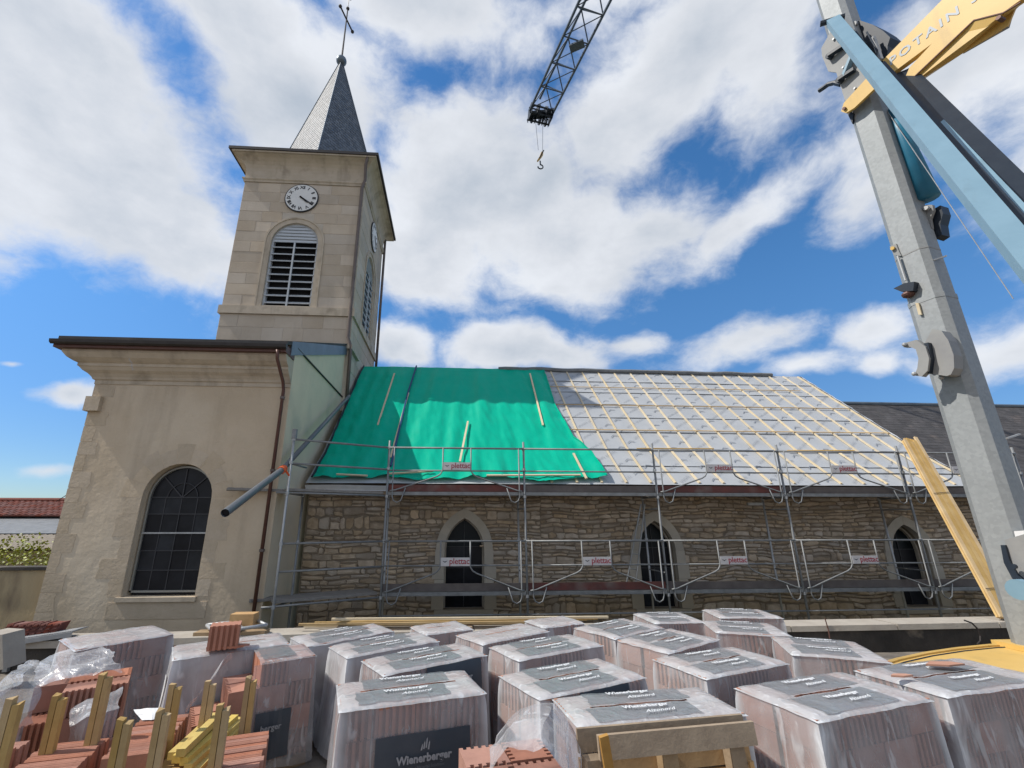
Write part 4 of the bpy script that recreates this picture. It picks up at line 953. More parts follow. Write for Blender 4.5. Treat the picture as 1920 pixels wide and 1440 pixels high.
def pallet(label, c, ang, L, Wd, seed, top_z=1.15, film='film', sidelab=None, toplab=True, slit=True, pale=False, cut=None, nx=None, flare=.02, rows=4, wr=1., paper=None, gap=.018, logo2=True):
    t = thing('block_pallet', (c[0], c[1], ZY), label, 'pallet', 'pallets of clay blocks in the builders\' yard', R(ang))
    rnd = random.Random(seed); z1 = top_z - ZY - .012; base_pallet(t, L, Wd)
    nx = nx or max(2, round(L / BW)); bw = L / nx; bd = (Wd - gap) / 2; nr_ = rows; bh = (z1 - .092) / nr_
    for r in range(nr_):
        for i in range(nx):
            for j in (0, 1):
                if cut and cut(i, j, r): continue
                inner = i in (0, nx - 1)
                rib = (not inner) if r % 2 == 0 else (inner or rnd.random() < .2)
                if r % 2 == 0 and inner and rnd.random() < .25: rib = True
                me = (BMC if rib else BMD) if pale else (BMA if rib else BMB)
                inst('clay_block', me, t, (-L / 2 + bw * (i + .5) + rnd.uniform(-.004, .004), (j - .5) * (bd + gap) + rnd.uniform(-.004, .004), .092 + bh * (nr_ - 1 - r)), (0, 0, rnd.uniform(-.012, .012)), (bw / BW, bd / BD, bh / BH))
    if film:
        top, side = film_fn(L, Wd, .05, z1, seed, flare, wr); b = MB()
        nxg = 26; ys = [-1, -.96, -.8, -.55, -.3, -.05, .05, .3, .55, .8, .96, 1]; ys = [y * (Wd / 2 + .012) for y in ys]; ys[5] = -.011; ys[6] = .011
        n0 = len(b.v); hl = L / 2 + .012
        for y in ys:
            for i in range(nxg + 1): b.v.append(tuple(top(-hl + 2 * hl * i / nxg, y + (.012 * nz((i * .35, seed, 0), 1.) if abs(y) < .02 else 0))))
        s0, s1 = rnd.randint(4, 9), rnd.randint(15, 21)
        for j in range(len(ys) - 1):
            for i in range(nxg):
                if slit and j == 5 and s0 <= i <= s1: continue
                a = n0 + j * (nxg + 1) + i; b.f.append((a, a + 1, a + nxg + 2, a + nxg + 1))
        for k in range(4): b.grid(lambda a, v, k=k: side(k, a, v), 22 if k % 2 == 0 else 14, 12)
        fo = b.build('shrink_film', M[film], t, local=True, smooth=True); fo.data.materials.append(M['film_top'])
        for p in fo.data.polygons:
            if p.center.z > z1 - .03: p.material_index = 1
        fa = fo.data.attributes.new('fold', 'FLOAT', 'POINT')
        for i_, v_ in enumerate(fo.data.vertices):
            c_ = v_.co; cor_ = max(0, L / 2 + .012 - abs(c_.x)) + max(0, Wd / 2 + .012 - abs(c_.y))
            f_ = max(0, 1 - cor_ / (.075 + .05 * nz((c_.z * 5, seed, abs(c_.x)), 1)))
            f_ += max(0, nz((c_.x * 6, c_.y * 6, c_.z * 1.3 + seed * 3), 1) - .28) * 1.5 + max(0, .10 - (c_.z - .02)) * 4
            fa.data[i_].value = min(1, f_ * (1 if c_.z < z1 - .01 else .35))
        if toplab:
            for sg in (-1, 1):
                x0, x1 = (-L * .36, L * .28); w0, w1 = (.022, Wd / 2 - .02) if sg > 0 else (-Wd / 2 + .02, -.022)
                lb = MB().grid(lambda a, v: top(x0 + (x1 - x0) * a + .03 * sg + .02 * nz((v * 3, a, seed + sg), 1), (w0 + (w1 - w0) * v + .012 * nz((a * 6, v, seed + sg + 9), 1))) + Vector((0, 0, .004)), 18, 8).build('printed_label', 'label_grey', t, local=True, smooth=True)
                zt = z1 + .026
                o = inst('lettering', tx('Wienerberger', .052, 'label_white', bold=.0008), lb); frame(o, ((x0 + x1) / 2, (w0 + w1) / 2 + .035, zt), (1, .02, 0), (0, 1, 0))
                o = inst('lettering', tx('Alzonord', .052, 'label_white', shear=.5), lb); frame(o, ((x0 + x1) / 2 + .05, (w0 + w1) / 2 - .04, zt), (1, .05, 0), (0, 1, 0))
        if sidelab:
            x0, x1, b0, b1, txt, sz = sidelab
            lb = MB().grid(lambda a, v: side(0, x0 + (x1 - x0) * a, b0 + (b1 - b0) * v) + Vector((0, -.010, 0)), 14, 8).build('printed_label', 'label_dark', t, local=True, smooth=True)
            pc = side(0, (x0 + x1) / 2, b0 + (b1 - b0) * (.265 if sz > .059 else .4)); wd_ = (x1 - x0) * L
            o = inst('lettering', tx(txt, sz, 'label_text', bold=.002 if txt == 'Wienerberger' else 0, shear=0 if txt == 'Wienerberger' else .4), lb); frame(o, (pc.x, pc.y - .034, pc.z), (1, 0, 0), (0, 0, 1))
            if sz > .059:
                o = inst('lettering', tx('Building Material Solutions', .024, 'label_dim'), lb); frame(o, (pc.x, pc.y - .036, pc.z - .045), (1, 0, 0), (0, 0, 1))
                me = MB()
                for q in range(4):
                    xx = -.026 + q * .015; hh = [.022, .036, .052, .034][q]; yb = [0, .006, .010, 0][q]
                    me.prism([(pc.x + xx + .0, pc.y - .034, pc.z + .042 + yb), (pc.x + xx + .009, pc.y - .034, pc.z + .042 + yb), (pc.x + xx + .013, pc.y - .034, pc.z + .042 + hh), (pc.x + xx + .011, pc.y - .034, pc.z + .042 + hh + .012), (pc.x + xx + .006, pc.y - .034, pc.z + .042 + hh)], (0, -.001, 0))
                me.build('brick_emblem', 'label_text', lb, local=True)
        if paper:
            k, t0, t1, b0, b1 = paper
            n2 = [Vector((0, -1)), Vector((1, 0)), Vector((0, 1)), Vector((-1, 0))][k]
            MB().grid(lambda a, v: side(k, t0 + (t1 - t0) * a, b0 + (b1 - b0) * v) + Vector((n2.x * .012, n2.y * .012, 0)), 3, 6).build('paper_slip', 'paper', t, local=True)
    return t
pallet('nearest wrapped block pallet, its dark front panel lettered Wienerberger', (-.28, 3.60), 15.5, .94, .50, 1, sidelab=(.24, .87, .21, .86, 'Wienerberger', .060), flare=.035, slit=True)
pallet('wrapped block pallet with dark Alzonord panel under its right top edge', (.92, 3.78), 24, .95, .53, 2, sidelab=(.34, .80, .0, .42, 'Alzonord', .058), pale=True, paper=(3, .62, .75, .45, .8))
pallet('wrapped block pallet behind the upright wooden pallet in the foreground', (1.24, 3.20), 7, 1.06, .45, 3, pale=True, paper=(3, .30, .44, .42, .75))
pallet('wrapped block pallet right of the upright wooden pallet, dusty shaded front', (2.58, 3.33), 15, 1.04, .57, 4, flare=.04)
pallet('wrapped block pallet at the right edge with loose tile pieces on its torn film', (3.80, 3.62), 12, 1.15, .58, 5, flare=.03)
pallet('wrapped block pallet standing left of the yellow crane base', (3.45, 4.40), -22, .70, .66, 6, slit=False, flare=.03)
pallet('wrapped block pallet mid group with broad top print and a white slip low down', (2.25, 4.08), 20, .93, .53, 7, pale=True, paper=(3, .05, .2, .3, .7))
pallet('wrapped block pallet with baggy glossy film over its left end', (2.14, 4.78), 31, .84, .55, 8, wr=1.7, pale=True)
pallet('wrapped block pallet at far right, standing in front of the rearmost one', (3.20, 5.22), -15, .70, .56, 9, slit=False)
pallet('rearmost wrapped block pallet at the right end of the back row', (3.66, 5.98), -6, .74, .50, 10)
pallet('small wrapped block pallet by the low wall beneath the second church window', (2.62, 5.80), 4, .60, .56, 11, slit=False)
pallet('wrapped block pallet with puffed up left film corner in the third row', (1.84, 5.32), 32, .82, .55, 12, wr=1.6, pale=True)
pallet('wrapped pinkish block pallet with dark top print behind the Alzonord panel one', (.90, 4.63), 27, .96, .47, 13, pale=True)
pallet('wrapped pinkish block pallet with a bare top and a single wavy slit', (.55, 5.16), 34, .88, .44, 14, pale=True, toplab=False)
pallet('half hidden wrapped block pallet under the loose battens, left of centre', (-.10, 5.44), 25, .55, .42, 15, pale=True, toplab=False)
pallet('half hidden wrapped block pallet under the loose battens, right of centre', (1.20, 5.66), 22, .55, .40, 16, toplab=False, slit=False)
pallet('wrapped block pallet with small Wienerberger panel along its shaded long side', (-.21, 4.34), 31, .95, .46, 17, sidelab=(.38, .92, .0, .38, 'Wienerberger', .052))
pallet('wrapped block pallet with very milky left end, second of the left row', (-.62, 4.82), 34, .92, .44, 18, film='film_thick', flare=.05)
pallet('wrapped block pallet with film draped in scallops, furthest of the left row', (-1.10, 5.22), 38, .92, .45, 19, film='film_thick', wr=1.5, flare=.04)
pallet('half opened block pallet with bare orange blocks stepping down on its left', (-1.66, 4.45), 30, .86, .46, 20, film=None, cut=lambda i, j, r: (r == 0 and i < 2) or (r == 1 and i < 1))
pallet('milky wrapped block pallet with a white paper slip, a bare brick standing on it', (-2.06, 4.86), 30, .92, .50, 21, film='film_thick', toplab=False, paper=(3, .40, .56, .22, .62), flare=.03)
pallet('tall wrapped block pallet at the far left against the low wall', (-3.36, 5.26), 48, .78, .62, 22, film='film', slit=False, flare=.05, wr=1.4, toplab=False)
pallet('opened pallet at far left with bare orange blocks between crumpled film', (-3.02, 4.42), 30, .62, .50, 23, top_z=1.0, film=None, rows=3, cut=lambda i, j, r: (r == 0 and i == 0 and j == 0))
pallet('opened block pallet at the bottom centre, bare orange tops under a plastic hood', (.34, 2.86), 10, .50, .46, 24, top_z=1.02, film=None, rows=3)
# film left on the half opened pallet: its right half only
PHALF = [o for o in col.objects if o.get('label', '').startswith('half opened block')][0]
tp, sd_ = film_fn(.86, .46, .05, 1.15 - ZY - .012, 20, .03, 1.)
b = MB()
b.grid(lambda a, v: tp(-.01 + .452 * a, -.242 + .484 * v), 12, 10)
b.grid(lambda a, v: sd_(0, .44 + .56 * a, v), 14, 10); b.grid(lambda a, v: sd_(1, a, v), 12, 10); b.grid(lambda a, v: sd_(2, .56 * a, v), 14, 10)
b.build('shrink_film', M['film'], PHALF, local=True, smooth=True)
lb = MB().grid(lambda a, v: tp(.02 + .26 * a, -.2 + .4 * v) + Vector((0, 0, .006)), 10, 8).build('printed_label', 'label_grey', PHALF, local=True)
lb = MB().grid(lambda a, v: sd_(0, .50 + .30 * a, .46 + .44 * v) + Vector((0, -.012, 0)), 8, 6).build('printed_label', 'label_dark', PHALF, local=True)
pc = sd_(0, .63, .6); o = inst('lettering', tx('berger', .058, 'label_text', bold=.001), lb); frame(o, (pc.x - .0, pc.y - .034, pc.z), (1, 0, 0), (0, 0, 1))

# loose crumpled plastic
def sheet(label, rows, m='film_sheet', amp=.03, n=26, seed=1, name='plastic_sheet'):
    """rows: grid of control points (world)"""
    Rr = [[Vector(p) for p in r] for r in rows]
    def at_(a, b):
        def line(r, t):
            t *= len(r) - 1; i = min(int(t), len(r) - 2); k = t - i; k = k * k * (3 - 2 * k); return r[i].lerp(r[i + 1], k)
        b *= len(Rr) - 1; j = min(int(b), len(Rr) - 2); k = b - j; k = k * k * (3 - 2 * k); p = line(Rr[j], a).lerp(line(Rr[j + 1], a), k)
        q = p * 4.5
        d = Vector((nz(q, 1, seed), nz(q, 1, seed + 1), abs(nz(q, 1, seed + 2)))) + .24 * Vector((nz(q * 2.6, 1, seed + 4), nz(q * 2.6, 1, seed + 5), abs(nz(q * 2.6, 1, seed + 6))))
        return p + d * amp
    o = MB().grid(at_, n, n).build(name, M[m]); return tag(o, label, 'plastic sheet')
zt = atz
sheet('heap of crumpled clear film slumped at the far left edge beside bare blocks', [[zt(-20, 1300, .95), zt(20, 1262, 1.02), zt(60, 1240, 1.0), zt(95, 1250, .98)], [zt(-30, 1340, .9), zt(10, 1300, 1.1), zt(45, 1275, 1.1), zt(80, 1290, 1.0)], [zt(-60, 1420, .75), zt(0, 1370, .85), zt(35, 1340, .9), zt(62, 1330, .9)], [zt(-90, 1500, .5), zt(-10, 1450, .55), zt(35, 1420, .6), zt(60, 1400, .6)]], amp=.055, seed=3, n=36)
sheet('folded white film lying over the tops of the opened pallet at far left', [[zt(55, 1262, 1.06), zt(105, 1225, 1.10), zt(170, 1212, 1.12), zt(215, 1225, 1.10)], [zt(60, 1280, 1.03), zt(110, 1255, 1.10), zt(160, 1262, 1.06), zt(222, 1250, 1.08)], [zt(75, 1292, 1.0), zt(120, 1275, 1.04), zt(175, 1268, 1.04), zt(228, 1262, 1.03)]], amp=.06, seed=8, n=36)
sheet('grey film sagging from the bare blocks between two timber posts', [[zt(140, 1330, .92), zt(165, 1312, .95), zt(195, 1305, .95), zt(232, 1290, .95)], [zt(132, 1365, .85), zt(160, 1350, .9), zt(190, 1345, .9), zt(225, 1330, .9)], [zt(125, 1402, .7), zt(155, 1400, .72), zt(185, 1398, .72), zt(215, 1385, .72)]], m='film_clear', amp=.04, seed=12)
sheet('torn white film scrap on top of the middle tile stack', [[zt(252, 1330, .93), zt(280, 1328, .95), zt(312, 1328, .95)], [zt(262, 1342, .91), zt(285, 1340, .93), zt(305, 1338, .93)], [zt(268, 1352, .90), zt(285, 1350, .91), zt(300, 1346, .91)]], m='white_sheet', amp=.015, seed=15, n=12)
sheet('film peeled off the half opened block pallet, hanging between the orange blocks', [[zt(352, 1330, .95), zt(385, 1285, 1.02), zt(415, 1245, 1.12), zt(432, 1226, 1.17)], [zt(345, 1345, .85), zt(375, 1300, .95), zt(405, 1262, 1.0), zt(432, 1240, 1.1)]], m='film_sheet', amp=.03, seed=21, n=18)
# hood of film over the opened pallet at the bottom
pk = Vector((.36, 2.86, 0)); rowsH = []
for k in range(6):
    a = math.pi * (k / 5); rowsH.append([Vector((pk.x - .30 * math.cos(a) + .05 * s_ + .04, pk.y - .26 + .17 * s_, .72 + (.46 + .05 * s_ * (3 - s_) / 2) * math.sin(a) ** .8)) for s_ in range(4)])
sheet('hood of clear wrinkled film arched over bare blocks at the bottom centre', rowsH, m='film_clear', amp=.05, seed=30, n=40, name='plastic_hood')

# upright wooden pallet leaning in front
wp = thing('wooden_pallet', (1.24, 2.86, ZY), 'weathered wooden pallet standing upright against a wrapped block pallet', 'pallet', None, R(7))
def wb(x0, x1, z0, z1, y0, y1, nm, m='wood_old'):
    tilt = lambda z: .11 * z
    MB().add([(x, y + tilt(z), z) for x in (x0, x1) for y in (y0, y1) for z in (z0, z1)], [(0, 1, 3, 2), (4, 5, 7, 6), (0, 1, 5, 4), (2, 3, 7, 6), (0, 2, 6, 4), (1, 3, 7, 5)]).build(nm, m, wp, local=True)
wb(-.44, .52, .69, .80, -.10, -.078, 'top_board'); 
for k in range(6): wb(-.52, .53, .05 + k * .105, .05 + k * .105 + .092, .0, .02, 'slat', 'wood_orange' if k > 1 else 'wood_old')
wb(-.52, .53, .69, .80, .0, .02, 'slat')
for x in (-.46, -.02, .40): wb(x - .045, x + .045, .0, .686, -.076, -.002, 'stringer', 'wood_old' if x < .3 else 'wood_old')
for x in (.04, .46): wb(x - .012, x + .012, .02, .62, -.095, -.078, 'cleat', 'wood_orange')
wb(-.54, .54, .30, .42, -.10, -.078, 'cross_board'); wb(-.54, .54, .0, .10, -.10, -.078, 'cross_board')
wb(-.57, -.46, .44, .62, -.12, -.101, 'broken_board', 'wood_orange')
MB().bar((-.43, -.06, .82), (-.385, -.02, .58), .05, .02, (0, 1, 0)).build('broken_board', 'wood_orange', wp, local=True)

# brick and tile pieces on the milky pallet, tile bits on right pallet
def brick_at(p, ang, label, sc=(1, 1, 1), m=None, rx=0):
    t = thing('clay_block', p, label, 'block', None, R(ang)); inst('shell', m or BMA, t, sc=sc); return t
p = Z_ = atz(418, 1214, 1.165); brick_at(p + Vector((0, .0, 0)), 20, 'single bare orange block standing on the milky wrapped pallet', (1.05, .75, 1.15))
for u, v, a, lab in ((432, 1212, 10, 'long broken tile strip lying beside the single bare block'), (420, 1215, 25, 'short broken tile strip lying beside the single bare block')):
    p = atz(u, v, 1.172); o = MB().prism([(p.x + x, p.y + y, p.z) for x, y in ((-.14, -.03), (.1, -.02), (.16, .02), (.02, .04), (-.12, .03))], (0, 0, .016)); tag(o.build('tile_piece', 'terracotta'), lab, 'tile')
for u, v, s_, lab in ((1766, 1246, .95, 'flat reddish tile piece on the film of the right edge pallet'), (1688, 1268, .5, 'splintered tile piece at the torn film corner of the right edge pallet')):
    p = atz(u, v, 1.18); o = MB().prism([(p.x + x * s_, p.y + y * s_, p.z) for x, y in ((-.16, -.02), (.0, -.06), (.17, -.03), (.12, .03), (-.05, .05))], (0, 0, .012)); tag(o.build('tile_piece', 'terracotta_pale'), lab, 'tile')

# ================================================================== TILE STACKS WITH POSTS, LEFT FOREGROUND
def tile_stack(label, o, ang, L, n, th=.052, top=.90, posts=(), seed=1, thick=None):
    t = thing('tile_stack', (o[0], o[1], ZY), label, 'tile stack', 'tile stacks in timber cradles', R(ang)); rnd = random.Random(seed)
    H = top - ZY - .06
    # long thin hollow tiles standing on edge, grooved along their top
    b = MB(); g = .004
    b.add([(x, y, z) for x in (-L / 2, L / 2) for y, z in ((-th / 2 + g, 0), (th / 2 - g, 0), (th / 2 - g, H - .008), (th / 4, H), (.004, H), (0, H - .007), (-.004, H), (-th / 4, H), (-th / 2 + g, H - .008))],
          [tuple(range(9)), tuple(range(17, 8, -1))] + [(i, (i + 1) % 9, (i + 1) % 9 + 9, i + 9) for i in range(9)])
    me = b.mesh('hollow_tile', 'terracotta')
    for i in range(n): inst('hollow_tile', me, t, (rnd.uniform(-.012, .012), (i - (n - 1) / 2) * th, .06 + rnd.uniform(-.006, .006)), (0, 0, rnd.uniform(-.006, .006)))
    MB().box((-L / 2 - .02, -n * th / 2 - .02, 0), (L / 2 + .02, n * th / 2 + .02, .055)).build('base_board', 'wood_old', t, local=True)
    return t
def posts(t, lst):
    """each post is a pair of battens nailed together"""
    for (p, h, lean) in lst:
        base = Vector((p.x, p.y, ZY)); q = p
        o = thing('timber_post', base, lst_label.pop(0), 'post', 'timber posts round the tile stacks', R(12))
        for k in (-1, 1):
            hh = p.z - ZY - (.025 if k > 0 else 0)
            x0_, x1_ = k * .0185 - .0165, k * .0185 + .0165; e_ = [random.uniform(-.008, .008) for _ in range(4)]
            MB().add([(x0_, -.024, 0), (x1_, -.024, 0), (x1_, .024, 0), (x0_, .024, 0), (x0_, -.024, hh + e_[0]), (x1_, -.024, hh + e_[1]), (x1_, .024, hh + e_[2]), (x0_, .024, hh + e_[3])], [(3, 2, 1, 0), (4, 5, 6, 7), (0, 1, 5, 4), (1, 2, 6, 5), (2, 3, 7, 6), (3, 0, 4, 7)]).build('batten', 'wood_post', o, local=True)
tile_stack('row of red tiles on edge at the bottom left corner', (-2.36, 3.36), 12, .34, 10, seed=2, top=.88)
tile_stack('row of red tiles on edge in the middle, with a film scrap on it', (-1.98, 3.62), 14, .30, 11, seed=3, top=.90)
tile_stack('row of red tiles on edge beside the yellow battens, rightmost of the three', (-1.27, 3.34), 16, .26, 10, seed=4, top=.90)
tile_stack('row of red tiles on edge at the left picture edge behind the corner row', (-2.82, 3.30), 12, .34, 10, seed=5, top=.90)
lst_label = ['timber post at the left picture edge, leaning tallest at the bottom left', 'timber post in front of the dark open ends of the bare blocks', 'tall timber post in front of the sagging grey film',
             'timber post between the corner tile row and the middle tile row', 'timber post at the back of the middle tile row', 'timber post standing against the stepped orange blocks, left of two',
             'timber post standing against the stepped orange blocks, right of two', 'timber post in front of the yellow battens', 'timber post at the right end of the middle tile row']
posts(None, [(aty(u, v, y), 0, 0) for u, v, y in ((30, 1309, 3.0), (114, 1302, 3.45), (200, 1262, 3.55), (236, 1346, 3.05), (330, 1283, 3.55), (396, 1276, 3.75), (472, 1269, 3.70), (420, 1320, 3.15), (308, 1330, 3.15))])
# yellow battens lying beside the tiles
bt = [((322, 1418), (404, 1342)), ((330, 1424), (418, 1350)), ((345, 1428), (440, 1346)), ((352, 1440), (452, 1350)), ((366, 1448), (458, 1356)), ((338, 1412), (415, 1338))]
labs = ['yellow batten on the upper left of the small heap by the tile row', 'yellow batten second from the left in the small heap', 'yellow batten in the middle of the small heap', 'yellow batten second from the right in the small heap', 'lowest yellow batten at the right of the small heap', 'yellow batten lying on top of the small heap']
for k, ((u0, v0), (u1, v1)) in enumerate(bt):
    z_ = (.86, .86, .86, .83, .80, .91)[k]; a = atz(u0, v0, z_); b_ = atz(u1, v1, z_ + .01)
    tag(MB().bar(a, b_, .05, .042).build('timber_batten', 'wood_yellow'), labs[k], 'batten', 'yellow battens beside the tile rows')
MB_ = MB().box((-1.80, 3.25, ZY), (-1.46, 3.95, .80)); tag(MB_.build('timber_crate', 'wood_post'), 'low timber crate carrying the small heap of yellow battens', 'crate')

# long battens on the wall
for k, (u0, v0, u1, v1, m) in enumerate(((560, 1171, 1085, 1165, 'wood'), (622, 1161, 1140, 1157, 'wood_pale'), (590, 1168, 1100, 1161, 'wood'), (640, 1166, 1120, 1159, 'wood'), (570, 1174, 1070, 1168, 'wood_pale'))):
    a = aty(u0, v0, 7.5 + .05 * k); b_ = aty(u1, v1, 7.5 + .05 * k)
    tag(MB().bar(a, b_, .045, .03).build('roof_batten', m), ['lowest long roof batten lying along the low wall', 'uppermost pale roof batten, reaching furthest right along the wall', 'long roof batten in the middle of those along the wall', 'second roof batten from the top along the wall', 'pale front roof batten along the wall, just above the pallets'][k], 'batten', 'roof battens lying along the low wall')
for u in (640, 880, 1060):
    a = aty(u, 1172, 7.55); tag(MB().box((a.x - .04, 7.42, .69), (a.x + .04, 7.8, a.z - .0)).build('support_block', 'wood_old'), {640: 'left', 880: 'middle', 1060: 'right'}[u] + ' wood packing block under the long roof battens', 'block')

# leaning bundle of boards at the right
pb = thing('board_bundle', aty(1885, 1158, 7.62), 'strapped bundle of long pale boards leaning from the low wall up to the scaffold', 'timber')
b0, b1 = aty(1866, 1158, 7.60), aty(1906, 1156, 7.62); t0, t1 = aty(1690, 829, 9.88), aty(1716, 826, 9.88)
for r in range(2):
    for k in range(5):
        f = (k + .5) / 5; off = Vector((0, -.03 - .042 * (1 - r), .012 * (1 - r))); ex = random.uniform(-.10, .10); d_ = (t0.lerp(t1, f) - b0.lerp(b1, f)).normalized()
        MB().bar(b0.lerp(b1, f) + off, t0.lerp(t1, f) + off + d_ * ex, .066 + .006 * r, .034, (0, -1, .6)).build('board', 'wood', pb)
for f in (.12, .62):
    a = b0.lerp(t0, f) + Vector((-.01, -.105, .02)); c = b1.lerp(t1, f) + Vector((.01, -.105, .02)); MB().tube([a, c], .006, 5).build('strap', 'crane_dark', pb)

# ================================================================== BITS ON THE WALL, LEFT
tl = thing('roof_tile_stack', aty(50, 1200, 7.3), 'row of dark red roof tiles standing on the wall at the far left', 'tiles')
for k in range(8):
    a = aty(-2 + k * 13.2, 1199 - k * 1.3, 7.28); b_ = aty(-2 + (k + 1) * 13.2 - .8, 1198 - k * 1.3, 7.28); h_ = aty(0, 1168, 7.3).z - a.z - .02
    MB().prism([a, b_, b_ + Vector((.02, .05, h_ + random.uniform(-.01, .01))), a + Vector((.02, .05, h_))], (0, .16, 0)).build('roof_tile', 'roof_tile', tl)
    for j in range(3): MB().prism([a + Vector((.01, -.012 + .012 * j, h_ * (j + .5) / 3.2)), b_ + Vector((.0, -.012 + .012 * j, h_ * (j + .5) / 3.2)), b_ + Vector((.0, -.012 + .012 * j, h_ * (j + .5) / 3.2 + .02))], (0, .03, 0)).build('tile_rib', 'roof_tile', tl)
gr = thing('steel_deck', aty(70, 1205, 7.05), 'perforated steel scaffold deck lying along the wall at the far left', 'scaffold deck')
a, b_ = aty(14, 1212, 7.05), aty(132, 1194, 7.15)
MB().prism([a, b_, b_ + Vector((0, 0, .06)), a + Vector((0, 0, .06))], (0, .02, 0)).build('edge_beam', 'galv_bright', gr)
MB().prism([a + Vector((0, .02, .05)), b_ + Vector((0, .02, .05)), b_ + Vector((0, .3, .06)), a + Vector((0, .3, .06))], (0, 0, .008)).build('tread', 'galv', gr)
for k in range(24):
    p = (a + Vector((0, .02, .066))).lerp(b_ + Vector((0, .02, .066)), (k + .5) / 24); MB().box((p.x - .012, p.y, p.z), (p.x + .004, p.y + .26, p.z + .006)).build('tread_rib', 'galv_bright', gr)
for x, y in ((a.x, a.y), (b_.x, b_.y)): MB().box((x - .03, y + .05, ZY), (x + .03, y + .1, a.z + .05)).build('leg', 'galv', gr)
tag(MB().prism([aty(-30, 1188, 6.4), aty(4, 1190, 6.4), aty(6, 1255, 6.4), aty(-30, 1262, 6.4)], (0, .3, 0)).build('stone_pier', 'concrete'), 'pale rounded stone pier cut off by the left picture edge', 'pier')
# scaffold bracket with a wood block by the porch corner
br = thing('steel_trestle', aty(440, 1185, 7.6), 'small galvanised trestle lying on the wall below the corner of the west block', 'trestle')
pts = [aty(388, 1172, 7.45), aty(402, 1186, 7.2), aty(500, 1172, 7.35), aty(478, 1162, 7.75)]
for i in range(4): MB().tube([pts[i], pts[(i + 1) % 4]], .024, 8).build('tube', 'galv_bright', br, smooth=True)
for f in (.1, .3, .5): MB().bar(pts[0].lerp(pts[1], .2 + .0 * f).lerp(pts[3].lerp(pts[2], .2), f), pts[0].lerp(pts[1], .9).lerp(pts[3].lerp(pts[2], .9), f), .10, .02).build('plate', 'metal_grey', br)
MB().box((pts[0].x - .1, 7.3, .69), (pts[2].x, 7.5, pts[1].z - .02)).build('packing', 'wood_old', br)
p = aty(454, 1178, 7.55)
tag(MB().box((p.x - .17, p.y - .07, p.z + .03), (p.x + .17, p.y + .13, p.z + .2)).build('wood_block', 'wood_orange'), 'squared brown timber block lying on the small steel trestle', 'block')

# ================================================================== BEHIND, LEFT OF THE CHURCH
bw_ = thing('boundary_wall', (-11, 9.6, ZC), 'rendered boundary wall with black damp stains left of the church', 'wall')
MB().box((-24, 9.5, ZC), (XL - .02, 9.75, 1.37)).build('wall_body', 'stain_wall', bw_); MB().box((-24, 9.46, 1.373), (XL - .02, 9.79, 1.43)).build('coping', 'dark_wall', bw_)
iv = MB(); rnd = random.Random(5)
for k in range(7000):
    y = rnd.uniform(11.6, 12.6); x = rnd.uniform(-16, -8.3); zt_ = 1.30 + .45 * nz((x * 1.1, 0, 0), 1) + .35
    z_ = rnd.uniform(.6, zt_ + .1); c = Vector((x, y - .25 * nz((x, z_, 0), 2), z_)); a1_ = Vector((rnd.gauss(0, 1), rnd.gauss(0, 1), rnd.gauss(0, 1))).normalized() * rnd.uniform(.02, .042); a2_ = a1_.orthogonal().normalized() * a1_.length * .7
    iv.add([c - a1_, c - a2_, c + a1_, c + a2_], [(0, 1, 2, 3)])
M['ivy'] = mat('ivy', (.30, .32, .03), .6, c2=(.16, .20, .02), scale=3, isl=.35)
ivt = thing('creeper', (-12, 12, ZC), 'bright yellow green creeper hanging over the wall behind the porch', 'plant')
iv.build('leaves', 'ivy', ivt, kind='stuff'); stem = MB()
for k in range(12): x = -16 + k * .7; stem.tube([(x, 12.3, ZC), (x + .2, 12.2, .4), (x + .1, 12.1, 1.3)], .02, 5)
stem.build('stem', 'wood_old', ivt)
sh = thing('shed', (-16, 14, ZC), 'low outbuilding with pale corrugated roof above the creeper', 'shed')
zA, zB = aty(0, 1029, 13.0).z, aty(0, 1003, 15.5).z
crg = MB().grid(lambda a, b: Vector((-27 + 18 * a, 13.0 + 2.5 * b, zA + (zB - zA) * b + .025 * math.sin(a * 18 / .18 * 2 * math.pi / 1.0))), 700, 1)
crg.build('corrugated_roof', 'concrete', sh); MB().box((-27, 13.2, ZC), (-9, 15.4, zA - .06)).build('shed_wall', 'stain_wall', sh)
hs_ = thing('house', (-22, 26, ZC), 'house behind with a red tiled roof over a grey lower roof', 'house')
z0_, z1_, z2_ = aty(0, 1000, 22).z, aty(0, 968, 24.5).z, aty(0, 940, 27).z
MB().box((-45, 24.8, ZC), (-12, 34, z1_ - .05)).build('house_wall', 'plaster_pale', hs_); MB().box((-45, 22.2, ZC), (-12, 24.79, z0_ - .05)).build('annex_wall', 'void', hs_)
lr = MB().grid(lambda a, b: Vector((-45 + 33 * a, 21.8 + 3 * b, z0_ + (z1_ - z0_) * b)), 1, 1).build('lower_roof', 'grey_sheet', hs_)
tr_ = MB()
for r_ in range(9):
    for c_ in range(110):
        x0 = -45 + c_ * .3; f0, f1 = r_ / 9, (r_ + 1.15) / 9; q = lambda xx, ff, h: (xx, 24.3 + 3.2 * ff, z1_ + (z2_ - z1_) * ff + h)
        tr_.add([q(x0, f0, .07), q(x0 + .15, f0, .12), q(x0 + .29, f0, .07), q(x0 + .29, f1, .02), q(x0 + .15, f1, .07), q(x0, f1, .02), q(x0, f0, 0), q(x0 + .29, f0, 0)], [(0, 1, 4, 5), (1, 2, 3, 4), (0, 1, 2, 7, 6)])
